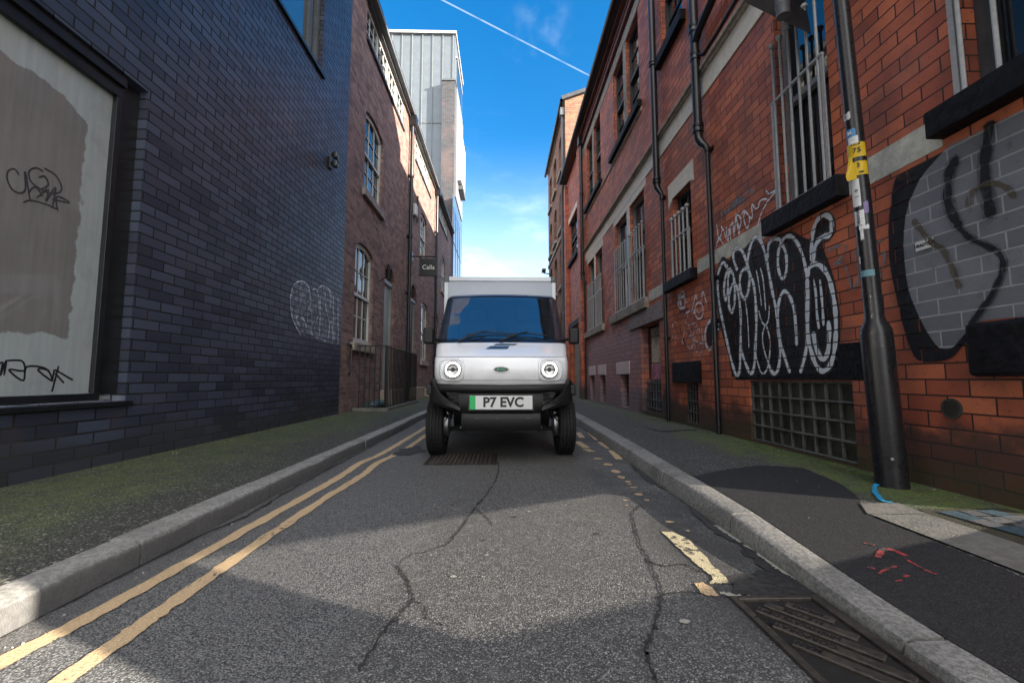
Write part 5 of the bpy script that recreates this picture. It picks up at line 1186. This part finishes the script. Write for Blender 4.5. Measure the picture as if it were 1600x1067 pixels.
bo = body.build('body', 'van_white', van, smooth=True)
so = bo.modifiers.new('solid', 'SOLIDIFY'); so.thickness = .012; so.offset = -1
wsn = part_faces(lambda i, j: 14 <= i < 20 and not sideJ(j) and not pilJ(j)).build('windscreen', 'windscreen_glass', van, smooth=True)
part_faces(lambda i, j: (i in (13, 20) and not sideJ(j)) or (13 <= i <= 20 and pilJ(j))).build('windscreen_surround', 'black_gloss', van, smooth=True) if 'black_gloss' in M else None
simple('black_gloss', (.01, .011, .014), .15, .1, 5, .0001)
simple('slot_grey', (.06, .062, .065), .6)
simple('cab_grey', (.05, .052, .055), .7)
simple('cab_seat', (.16, .17, .18), .8)
simple('visor_blue', (.05, .09, .17), .3, .1, 5, .0001)
part_faces(lambda i, j: (i == 13 and not sideJ(j)) or (13 <= i <= 20 and pilJ(j)) or (i == 20 and not sideJ(j) and not pilJ(j))).build('windscreen_surround', 'black_gloss', van, smooth=True)
part_faces(lambda i, j: i >= 21 and not (sideJ(j) and i < 22)).build('roof_lip', 'visor_blue', van, smooth=True)
m = part_faces(sidewin); m.build('side_window', 'windscreen_glass', van, smooth=True)
rt = LV[-1]; m = MB().add([(x, y, z) for x, y, z in rows[-1]], [tuple(range(NP))]); m.build('roof', 'van_white', van)
MB().box(VX-.57, VX+.57, 5.08, 5.12, .5, 1.67).build('cab_rear', 'black_plastic', van)
# seam under the bonnet
def front_pt(x, z, d=0):
    for a, b in zip(LV, LV[1:]):
        if a[0] <= z <= b[0]:
            t = (z-a[0])/(b[0]-a[0]); yf = a[1]+(b[1]-a[1])*t; w = a[2]+(b[2]-a[2])*t; rc = a[3]+(b[3]-a[3])*t; break
    xe = w-rc; x_ = abs(x); y0 = yf+.055*.8
    if x_ <= xe: y = yf+(y0-yf)*(x_/xe)**2
    else: s = min(1, (x_-xe)/rc); y = y0+rc*(1-math.sqrt(max(0, 1-s*s)))
    return (VX+x, y-d, z)
m = MB(); ribbon(m, [(-.57+1.14*i/30, .908) for i in range(31)], .006, lambda a, b, d: front_pt(a, b, .0035), 0, False); m.build('bonnet_seam', 'seam_grey', van, keep=True) if 'seam_grey' in M else None
simple('seam_grey', (.28, .30, .32), .5, .1)
ribbon(m, [], .001, lambda a, b, d: 0) if 0 else None
m = MB(); ribbon(m, [(-.565+1.13*i/30, .906) for i in range(31)], .005, lambda a, b, d: front_pt(a, b, .004), 0, False); m.build('bonnet_seam', 'seam_grey', van, keep=True)
m = MB(); ribbon(m, [(-.56+1.12*i/30, .705) for i in range(31)], .004, lambda a, b, d: front_pt(a, b, .004), 0, False); m.build('bonnet_seam', 'seam_grey', van, keep=True)
# headlights
for s in (-1, 1):
    cx, cz = s*.415, .795
    Y = front_pt(cx, cz)[1]
    hl = MB(); 
    pts = []
    for i in range(32):
        a = 2*PI*i/32; c, d = math.cos(a), math.sin(a); k = (abs(c)**4+abs(d)**4)**(-.25); pts.append((k*c, k*d))
    def ringpt(p, r, dy): 
        x, z = cx+s*.012+p[0]*r*1.06, cz+p[1]*r; q = front_pt(x, z, 0); return (q[0], q[1]-dy, z)
    vs = []; rr = ((.104, .001), (.098, .010), (.090, .010), (.084, -.004), (.070, -.006))
    for r, dy in rr: vs += [ringpt(p, r, dy+.003) for p in pts]
    hl.add(vs, [(a*32+i, a*32+(i+1) % 32, (a+1)*32+(i+1) % 32, (a+1)*32+i) for a in range(len(rr)-1) for i in range(32)])
    H_ = hl.build('headlight', 'van_white', van, smooth=True)
    MB().lathe([(.060, Y-.002), (.072, Y-.006), (.074, Y-.028), (.068, Y-.032)], (VX+cx, 0, cz), 'Y', 32).build('bezel', 'black_gloss', H_, smooth=True)
    MB().lathe([(.001, Y-.016), (.03, Y-.010), (.045, Y-.016), (.051, Y-.028)], (VX+cx, 0, cz), 'Y', 32).build('reflector', 'steel', H_, smooth=True)
    MB().lathe([(.001, Y-.022), (.018, Y-.022), (.02, Y-.012)], (VX+cx, 0, cz), 'Y', 20).build('projector', 'dark_metal', H_)
    m = MB(); m.box(VX+cx-.055, VX+cx+.055, Y-.03, Y-.012, cz-.006, cz+.006); m.build('reflector_bar', 'dark_metal', H_)
    for a0, a1 in ((.06, PI-.06), (PI+.06, 2*PI-.06)):
        MB().lathe([(.051, Y-.028), (.052, Y-.036), (.058, Y-.040), (.064, Y-.036), (.066, Y-.028)], (VX+cx, 0, cz), 'Y', 24, a0, a1).build('halo', 'halo_light', H_, smooth=True)
# emblem
ec = front_pt(0, .795)
el = MB().lathe([(.001, -.010), (.86, -.010), (.9, -.006), (1, -.006), (1.0, 0)], (0, 0, 0), 'Y', 32); el.v = [(ec[0]+v[0]*.074, ec[1]+v[1]-.002, ec[2]+v[2]*.029) for v in el.v]
eo = el.build('emblem', 'steel', van, smooth=True)
el = MB().lathe([(.001, 0), (.9, 0)], (0, 0, 0), 'Y', 32); el.v = [(ec[0]+v[0]*.068, ec[1]-.0135, ec[2]+v[2]*.025) for v in el.v]; el.build('emblem_field', 'black_gloss', eo)
text('EVC', .036, (ec[0], ec[1]-.0142, ec[2]), (1, .0, 0), (0, 0, 1), 'emblem_letter', 'lettering', eo, .0008, .0003, sx=1.15) if 'emblem_letter' in M else None
simple('emblem_letter', (.005, .35, .17), .35, .05)
text('EVC', .036, (ec[0], ec[1]-.0142, ec[2]), (1, .0, 0), (0, 0, 1), 'emblem_letter', 'lettering', eo, .0008, .0003, sx=1.15)
# bonnet stripes
for P in ([(-.045, 1.043), (.155, 1.043), (.125, 1.026), (-.075, 1.026)], [(-.10, 1.015), (.075, 1.015), (.055, .985), (-.145, .985)]):
    m = MB(); A, B, C, D = P; vs = []
    for i in range(9):
        t = i/8; vs += [front_pt(A[0]+(B[0]-A[0])*t, A[1], .005), front_pt((A[0]+D[0])/2+((B[0]+C[0])/2-(A[0]+D[0])/2)*t, (A[1]+D[1])/2, .0055), front_pt(D[0]+(C[0]-D[0])*t, D[1], .006)]
    vs = [(v[0], v[1], v[2]+.003) for v in vs]
    m.add(vs, [(3*i+a, 3*i+3+a, 3*i+4+a, 3*i+1+a) for i in range(8) for a in (0, 1)]); m.build('stripe', 'stripe_blue', van, keep=True)
# wipers
def wsp(x, z, d): q = front_pt(x, z, 0); return (q[0], q[1]-d*.65, q[2]+d*.76)
for base, el_, tip in (((-.40, 1.058), (-.15, 1.16), (.17, 1.135)), ((.0, 1.058), (.25, 1.15), (.46, 1.125))):
    m = MB(); m.tube([wsp(base[0], base[1]+.002, .02), wsp((base[0]+el_[0])/2, (base[1]+el_[1])/2, .035), wsp(el_[0], el_[1], .03)], [.011, .009, .006], 8)
    m.tube([wsp(el_[0]-.20, el_[1]-.035, .014), wsp(el_[0], el_[1]-.005, .02), wsp(tip[0], tip[1], .014)], .007, 6); m.ball(wsp(base[0], base[1], .02), .018)
    m.build('wiper', 'black_plastic', van, smooth=True)
# bumper
def bq(cx, cy): return ((cx-547)*.001823, .72-(cy-625.4)*.001823)
def bprism(P, yf, depth, curve=.30, sub=3):
    Q = [bq(*p) for p in P]; R = []
    for i, a in enumerate(Q):
        b = Q[(i+1) % len(Q)]
        for k in range(sub): R.append((a[0]+(b[0]-a[0])*k/sub, a[1]+(b[1]-a[1])*k/sub))
    yc = lambda x: yf+curve*max(0, abs(x)-.30)**1.6
    return MB().prism(R, lambda p: (VX+p[0], yc(p[0]), p[1]), lambda p: (VX+p[0], yc(p[0])+depth, p[1]))
mir = lambda P: [(1094-a, b) for a, b in P]
bp_ = MB()
def grid_panel(mb, tops, bots, yf, curve, depth, n=24, lean=0):
    """smooth panel between an upper and a lower edge, both functions of x"""
    xs = [tops[0][0]+(tops[-1][0]-tops[0][0])*i/n for i in range(n+1)]
    def ev(T, x):
        for a, b in zip(T, T[1:]):
            if a[0] <= x <= b[0]+1e-9: return a[1]+(b[1]-a[1])*(x-a[0])/(b[0]-a[0])
        return T[-1][1]
    o = len(mb.v); K = 6
    for x in xs:
        t, b = ev(tops, x), ev(bots, x); yc = yf+curve*max(0, abs(x)-.25)**1.8
        for k in range(K+1):
            s = k/K; z = b+(t-b)*s; bulge = -.022*math.sin(PI*s)**.6
            mb.v.append((VX+x, yc+bulge+lean*(s-.5), z))
        mb.v.append((VX+x, yc+depth, t)); mb.v.append((VX+x, yc+depth, b))
    R_ = K+3
    for i in range(n):
        for k in range(R_): mb.f.append((o+i*R_+k, o+i*R_+(k+1) % R_, o+(i+1)*R_+(k+1) % R_, o+(i+1)*R_+k))
    mb.f.append(tuple(o+k for k in range(R_))); mb.f.append(tuple(o+n*R_+k for k in range(R_-1, -1, -1)))
T = lambda *P: [bq(*p) for p in P]
grid_panel(bp_, T((214, 650), (547, 656), (880, 650)), T((214, 700), (285, 690), (400, 692), (694, 692), (809, 690), (880, 700)), 3.635, .75, .10)
grid_panel(bp_, T((352, 690), (547, 690), (742, 690)), T((362, 782), (547, 782), (732, 782)), 3.650, .75, .12)
bo_ = bp_.build('bumper', 'black_plastic', van, smooth=True)
m = MB(); grid_panel(m, T((362, 784), (547, 784), (732, 784)), T((380, 868), (547, 872), (714, 868)), 3.66, .75, .15, lean=-.02); m.build('bumper_valance', 'black_plastic', van, smooth=True, bevel=.006)
for sgn in (0, 1):
    f = (lambda P: P) if sgn == 0 else mir
    # big sweeping corner
    m = MB()
    A = [(222, 628), (210, 650), (206, 690), (210, 722), (226, 742), (290, 762), (358, 780)]; B = [(232, 630), (246, 662), (272, 700), (305, 725), (335, 742), (352, 752), (362, 762)]
    A = smooth_path(A, 5); B = smooth_path(B, 5); vs = []
    for i, (p, q) in enumerate(zip(A, B)):
        a, b = bq(*f([p])[0]), bq(*f([q])[0]); mid = ((a[0]+b[0])/2, (a[1]+b[1])/2)
        yc = lambda x: 3.60+.95*max(0, abs(x)-.30)**1.8
        vs += [(VX+a[0], yc(a[0])+.20, a[1]), (VX+a[0], yc(a[0])+.015, a[1]), (VX+mid[0], yc(mid[0])-.012, mid[1]), (VX+b[0], yc(b[0])-.004, b[1]), (VX+b[0], yc(b[0])+.10, b[1])]
    n = len(A); m.add(vs, [(5*i+k, 5*i+k+1, 5*i+6+k, 5*i+5+k) for i in range(n-1) for k in range(4)]+[(0, 1, 2, 3, 4), tuple(5*(n-1)+k for k in (4, 3, 2, 1, 0))])
    o = m.build('bumper_corner', 'black_plastic', van, smooth=True)
    # dark recess and slats
    bprism(f([(268, 668), (392, 668), (362, 770), (330, 755)]), 3.665, .08, .6).build('grille_recess', 'black_gloss', van)
    for k, (xa, xb, yy) in enumerate(((283, 380, 680), (290, 373, 696), (300, 368, 712), (318, 362, 728))):
        bprism(f([(xa, yy), (xb, yy), (xb-3, yy+7), (xa+4, yy+7)]), 3.648, .03, .6).build('grille_slat', 'black_plastic', van, bevel=.002)
for x in (-.16, -.04, .06, .15):
    MB().box(VX+x, VX+x+.03, 3.627, 3.66, .455-.015, .455-.010).build('bumper_slot', 'dark_metal', van) if 0 else None
for cx_ in (425, 520, 662): x = bq(cx_, 0)[0]; MB().box(VX+x, VX+x+.035, 3.628, 3.66, .384, .390).build('bumper_slot', 'slot_grey', van)
# the cab behind the glass
MB().box(VX-.56, VX+.56, 4.14, 4.52, .70, 1.03).build('dashboard', 'cab_grey', van, bevel=.03)
for s in (-1, 1):
    st_ = MB().box(VX+s*.28-.21, VX+s*.28+.21, 4.92, 5.04, .75, 1.36).build('seat', 'cab_seat', van, bevel=.04, seg=3)
    MB().box(VX+s*.28-.11, VX+s*.28+.11, 4.94, 5.03, 1.39, 1.53).build('headrest', 'cab_seat', st_, bevel=.03, seg=3)
wq = MB(); ct = Vector((VX+.28, 4.64, 1.10)); ax = Vector((0, -.62, .78)); e1_ = Vector((1, 0, 0)); e2_ = ax.cross(e1_)
wq.tube([ct+(e1_*math.cos(2*PI*k/28)+e2_*math.sin(2*PI*k/28))*.17 for k in range(29)], .014, 8)
for k in (0, .5, .75): wq.tube([ct, ct+(e1_*math.cos(2*PI*k)+e2_*math.sin(2*PI*k))*.165], .011, 6)
wq.tube([ct, ct-ax*.2], .025, 8); wq.build('steering_wheel', 'black_plastic', van, smooth=True)
# wheel arches / flares behind the bumper corners
for s in (-1, 1):
    m = MB(); P = [(3.72, .66), (3.72, .58), (3.80, .60), (3.95, .655), (4.15, .675), (4.38, .64), (4.5, .5), (4.58, .5), (4.62, .70), (4.3, .76)]
    m.prism(P, lambda p: (VX+s*.50, p[0], p[1]), lambda p: (VX+s*.645, p[0], p[1])); m.build('wheel_arch', 'black_plastic', van, bevel=.01)
# number plate
pl = MB().box(VX-.262, VX+.262, 3.605, 3.612, .462, .576).build('number_plate', 'plate_white', van, bevel=.003)
MB().box(VX-.262, VX-.214, 3.6025, 3.6048, .463, .575).build('green_flash', 'plate_green', pl)
MB().box(VX-.275, VX+.275, 3.613, 3.635, .452, .586).build('plate_holder', 'black_gloss', pl)
text('P7 EVC', .112, (VX+.018, 3.6035, .519), (1, 0, 0), (0, 0, 1), 'letter_black', 'lettering', pl, .0040, .0006, sx=.98)
# underbody
m = MB(); m.box(VX-.30, VX+.30, 3.9, 7.3, .30, .46); m.box(VX-.55, VX+.55, 4.7, 7.4, .46, .66); m.build('chassis', 'dark_metal', van)
m = MB(); m.box(VX-.34, VX+.34, 3.72, 3.9, .30, .5); m.box(VX-.5, VX+.5, 4.4, 4.7, .40, .62); m.box(VX-.42, VX+.42, 3.78, 4.5, .5, .62); m.build('subframe', 'dark_metal', van)
m = MB(); m.tube([(VX-.30, 3.74, .272), (VX+.30, 3.74, .272)], .012, 8); m.build('lower_bar', 'lead', van)
WS_ = []
for s in (-1, 1):
    for yy, nm in ((4.17, 1), (6.35, 0)):
        R = .280; w = .155; x0 = s*(.602)
        prof = [(.165, -w*.42), (.19, -w*.5), (.235, -w*.52), (.262, -w*.49), (.274, -w*.44), (R-.002, -w*.38)]
        g_ = [-.044, -.015, .015, .044]
        xx = -w*.38
        for gq in g_: prof += [(R, gq-.0055), (R-.010, gq-.004), (R-.010, gq+.004), (R, gq+.0055)]
        prof += [(R-.002, w*.38), (.274, w*.44), (.262, w*.49), (.235, w*.52), (.19, w*.5), (.165, w*.42)]
        tr = MB(); o = 0; N = 72
        for pi, (r, h) in enumerate(prof):
            for k in range(N):
                zz = 0
                if 5 < pi < len(prof)-6: zz = .004*(1 if k % 2 else -1)
                t = 2*PI*k/N; tr.v.append((VX+x0+h+zz, yy+r*math.cos(t), R+r*math.sin(t)))
        for i in range(len(prof)-1):
            for k in range(N): tr.f.append((i*N+k, i*N+(k+1) % N, (i+1)*N+(k+1) % N, (i+1)*N+k))
        wh = tr.build('wheel', 'rubber', van); 
        for p in wh.data.polygons: p.use_smooth = False
        MB().lathe([(.001, .03*s), (.05, .035*s), (.06, .02*s), (.12, .0), (.155, .05*s), (.166, .07*s), (.166, -.07*s), (.14, -.05*s), (.03, -.045*s), (.001, -.045*s)], (VX+x0, yy, R), 'X', 32).build('rim', 'steel', wh, smooth=True)
        if nm:
            MB().lathe([(.001, -s*.11), (.10, -s*.11), (.115, -s*.10), (.115, -s*.06)], (VX+x0, yy, R), 'X', 28).build('brake_disc', 'steel', wh, smooth=True)
    # suspension
    m = MB(); m.tube([(VX+s*.18, 4.0, .285), (VX+s*.53, 4.12, .23)], .014, 8); m.tube([(VX+s*.22, 4.3, .30), (VX+s*.53, 4.2, .23)], .016, 8); m.tube([(VX+s*.45, 4.14, .62), (VX+s*.50, 4.16, .34)], [.035, .03], 12)
    m.build('suspension_arm', 'dark_metal', van, smooth=True)
    m = MB(); m.tube([(VX+s*.27, 3.98, .292), (VX+s*.37, 4.0, .27)], .014, 8); m.ball((VX+s*.25, 3.97, .296), .018); m.ball((VX+s*.50, 4.05, .40), .022); m.box(VX+s*.49, VX+s*.53, 4.0, 4.06, .3, .36); m.build('track_rod', 'steel', van, smooth=True)
    m = MB(); m.tube([(VX+s*.47, 4.1, .60), (VX+s*.50, 4.05, .48), (VX+s*.46, 4.0, .40), (VX+s*.52, 4.0, .33)], .008, 6); m.build('brake_hose', 'dark_metal', van, smooth=True)
# mirrors
for s in (-1, 1):
    mm = MB(); mm.box(VX+s*.665, VX+s*.765, 4.17, 4.25, 1.055, 1.215); o = mm.build('mirror', 'black_plastic', van, bevel=.022, seg=3)
    MB().tube([(VX+s*.595, 4.28, 1.09), (VX+s*.67, 4.22, 1.11)], .014, 8).build('mirror_arm', 'black_plastic', o)
    MB().box(VX+s*.675, VX+s*.755, 4.251, 4.256, 1.07, 1.20).build('mirror_glass', 'window_glass', o)
# cargo box
bx0, bx1, by0, by1, bz0, bz1 = VX-.70, VX+.66, 5.16, 7.6, .70, 1.955
cb = MB().box(bx0+.012, bx1-.012, by0+.006, by1, bz0+.01, bz1-.012).build('cargo_box', 'box_white', van)
m = MB(); m.box(bx0, bx1, by0-.006, by0+.05, bz1-.055, bz1); m.box(bx0, bx0+.05, by0-.004, by0+.05, bz0, bz1-.056); m.box(bx1-.05, bx1, by0-.004, by0+.05, bz0, bz1-.056)
m.box(bx0, bx0+.05, by0+.05, by1, bz1-.05, bz1); m.box(bx1-.05, bx1, by0+.05, by1, bz1-.05, bz1); m.box(bx0, bx0+.03, by0+.05, by1, bz0, bz0+.05); m.box(bx1-.03, bx1, by0+.05, by1, bz0, bz0+.05)
m.build('box_edging', 'alu', cb, bevel=.006)
for s, x in ((0, bx0-.002), (1, bx1-.062)): MB().box(x, x+.064, by0-.012, by0+.06, bz1-.07, bz1+.003).build('corner_cap', 'gutter_grey', cb, bevel=.01)
# ================================================================ CAMERA, LIGHT, SKY
cam = bpy.data.cameras.new('camera'); co = bpy.data.objects.new('camera', cam); COL.objects.link(co); sc.camera = co
cam.sensor_width = 36; cam.lens = 36*F/1600; cam.clip_end = 2000; cam.clip_start = .05
co.location = (0, 0, H); co.rotation_euler = (PI/2+TH, 0, -PS)
EL = math.atan(.29); hx, hy = .91, -.415; l_ = math.hypot(hx, hy); hx /= l_; hy /= l_
sdir = Vector((hx*math.cos(EL), hy*math.cos(EL), math.sin(EL)))
sun = bpy.data.lights.new('sun', 'SUN'); sun.energy = 5.0; sun.angle = math.radians(.55); sun.color = (1, .90, .76)
so_ = bpy.data.objects.new('sun', sun); COL.objects.link(so_); so_.rotation_euler = sdir.to_track_quat('Z', 'Y').to_euler(); so_.location = (10, -5, 12)
w = bpy.data.worlds.new('World'); sc.world = w; w.use_nodes = True; nt = w.node_tree; nt.nodes.clear()
def N(ty, **k):
    a = nt.nodes.new(ty)
    for q, v in k.items(): setattr(a, q, v)
    return a
out = N('ShaderNodeOutputWorld'); bgd = N('ShaderNodeBackground'); sky = N('ShaderNodeTexSky', sky_type='NISHITA')
sky.sun_disc = False; sky.sun_elevation = EL; sky.sun_rotation = math.atan2(hx, hy)
sky.air_density = 1.0; sky.dust_density = .6; sky.ozone_density = 3.0; sky.altitude = 40
hsv = N('ShaderNodeHueSaturation'); hsv.inputs['Saturation'].default_value = 1.34; hsv.inputs['Hue'].default_value = .499; hsv.inputs['Value'].default_value = 1.5
nt.links.new(sky.outputs[0], hsv.inputs['Color'])
tc = N('ShaderNodeTexCoord')
def vm(op, a, b):
    n = N('ShaderNodeVectorMath', operation=op)
    (nt.links.new(a, n.inputs[0]) if isinstance(a, bpy.types.NodeSocket) else setattr(n.inputs[0], 'default_value', a))
    (nt.links.new(b, n.inputs[1]) if isinstance(b, bpy.types.NodeSocket) else setattr(n.inputs[1], 'default_value', b))
    return n
def mr(v, a, b, c=0, d=1):
    n = N('ShaderNodeMapRange', interpolation_type='SMOOTHSTEP'); nt.links.new(v, n.inputs[0])
    for i, q in enumerate((a, b, c, d)): n.inputs[i+1].default_value = q
    return n.outputs[0]
def mm_(op, a, b):
    n = N('ShaderNodeMath', operation=op)
    for i, q in enumerate((a, b)): (nt.links.new(q, n.inputs[i]) if isinstance(q, bpy.types.NodeSocket) else setattr(n.inputs[i], 'default_value', q))
    return n.outputs[0]
D = tc.outputs['Generated']
d1, d2 = Vector(ray(690, 0)).normalized(), Vector(ray(920, 118)).normalized(); nrm = d1.cross(d2).normalized(); along = (d2-d1).normalized()
dd_ = mm_('ABSOLUTE', vm('DOT_PRODUCT', D, tuple(nrm)).outputs['Value'], 0.0)
al = vm('DOT_PRODUCT', D, tuple(along)).outputs['Value']
a1, a2 = d1.dot(along), d2.dot(along)
trail = mm_('MULTIPLY', mr(dd_, .0020, .0002), mm_('MULTIPLY', mr(al, a2+.25, a2-.02), mr(al, a1-.6, a1)))
nz = N('ShaderNodeTexNoise'); nz.inputs['Scale'].default_value = 40; nt.links.new(D, nz.inputs['Vector'])
trail = mm_('MULTIPLY', trail, mr(nz.outputs[0], .2, .6, .08, .22))
sx = N('ShaderNodeSeparateXYZ'); nt.links.new(D, sx.inputs[0])
mp = N('ShaderNodeMapping'); mp.inputs['Scale'].default_value = (2.2, 2.2, 6.5); mp.inputs['Rotation'].default_value = (.1, .25, .3); nt.links.new(D, mp.inputs[0])
cn = N('ShaderNodeTexNoise'); cn.inputs['Scale'].default_value = 1.6; cn.inputs['Detail'].default_value = 8; cn.inputs['Roughness'].default_value = .62; nt.links.new(mp.outputs[0], cn.inputs['Vector'])
cl = mm_('MULTIPLY', mr(cn.outputs[0], .50, .78), mr(sx.outputs[2], .62, .12))
e1 = Vector(ray(845, 55)).normalized(); wisp = mr(vm('DOT_PRODUCT', D, tuple(e1)).outputs['Value'], .9965, .9998)
wn = N('ShaderNodeTexNoise'); wn.inputs['Scale'].default_value = 22; wn.inputs['Detail'].default_value = 6; nt.links.new(D, wn.inputs['Vector'])
wisp = mm_('MULTIPLY', wisp, mr(wn.outputs[0], .45, .8, 0, .05))
hz = mr(sx.outputs[2], .52, .08, 0, .80)
behind = mm_('MULTIPLY', mr(sx.outputs[1], .12, -.30), mr(cn.outputs[0], .28, .50, .25, 1))  # bright cloud added behind the camera as neutral fill light
f_ = mm_('MAXIMUM', mm_('MAXIMUM', trail, wisp), mm_('MULTIPLY', cl, .34))
mx1 = N('ShaderNodeMix', data_type='RGBA'); nt.links.new(hz, mx1.inputs[0]); nt.links.new(hsv.outputs[0], mx1.inputs[6]); mx1.inputs[7].default_value = (5.4, 6.7, 8.4, 1)
mx2 = N('ShaderNodeMix', data_type='RGBA'); nt.links.new(f_, mx2.inputs[0]); nt.links.new(mx1.outputs[2], mx2.inputs[6]); mx2.inputs[7].default_value = (10, 10.6, 11.2, 1)
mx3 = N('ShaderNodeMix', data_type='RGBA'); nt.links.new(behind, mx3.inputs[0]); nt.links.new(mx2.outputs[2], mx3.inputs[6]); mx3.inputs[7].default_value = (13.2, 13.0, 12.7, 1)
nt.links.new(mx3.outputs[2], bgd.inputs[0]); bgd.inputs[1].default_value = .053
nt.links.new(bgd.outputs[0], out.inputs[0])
vs_ = sc.view_settings; vs_.view_transform = 'Standard'; vs_.look = 'None'; vs_.gamma = 1; vs_.exposure = 2.3
sc.cycles.use_denoising = True
sc.cycles.max_bounces = 6; sc.cycles.diffuse_bounces = 4; sc.cycles.glossy_bounces = 3
sc.cycles.caustics_reflective = False; sc.cycles.caustics_refractive = False
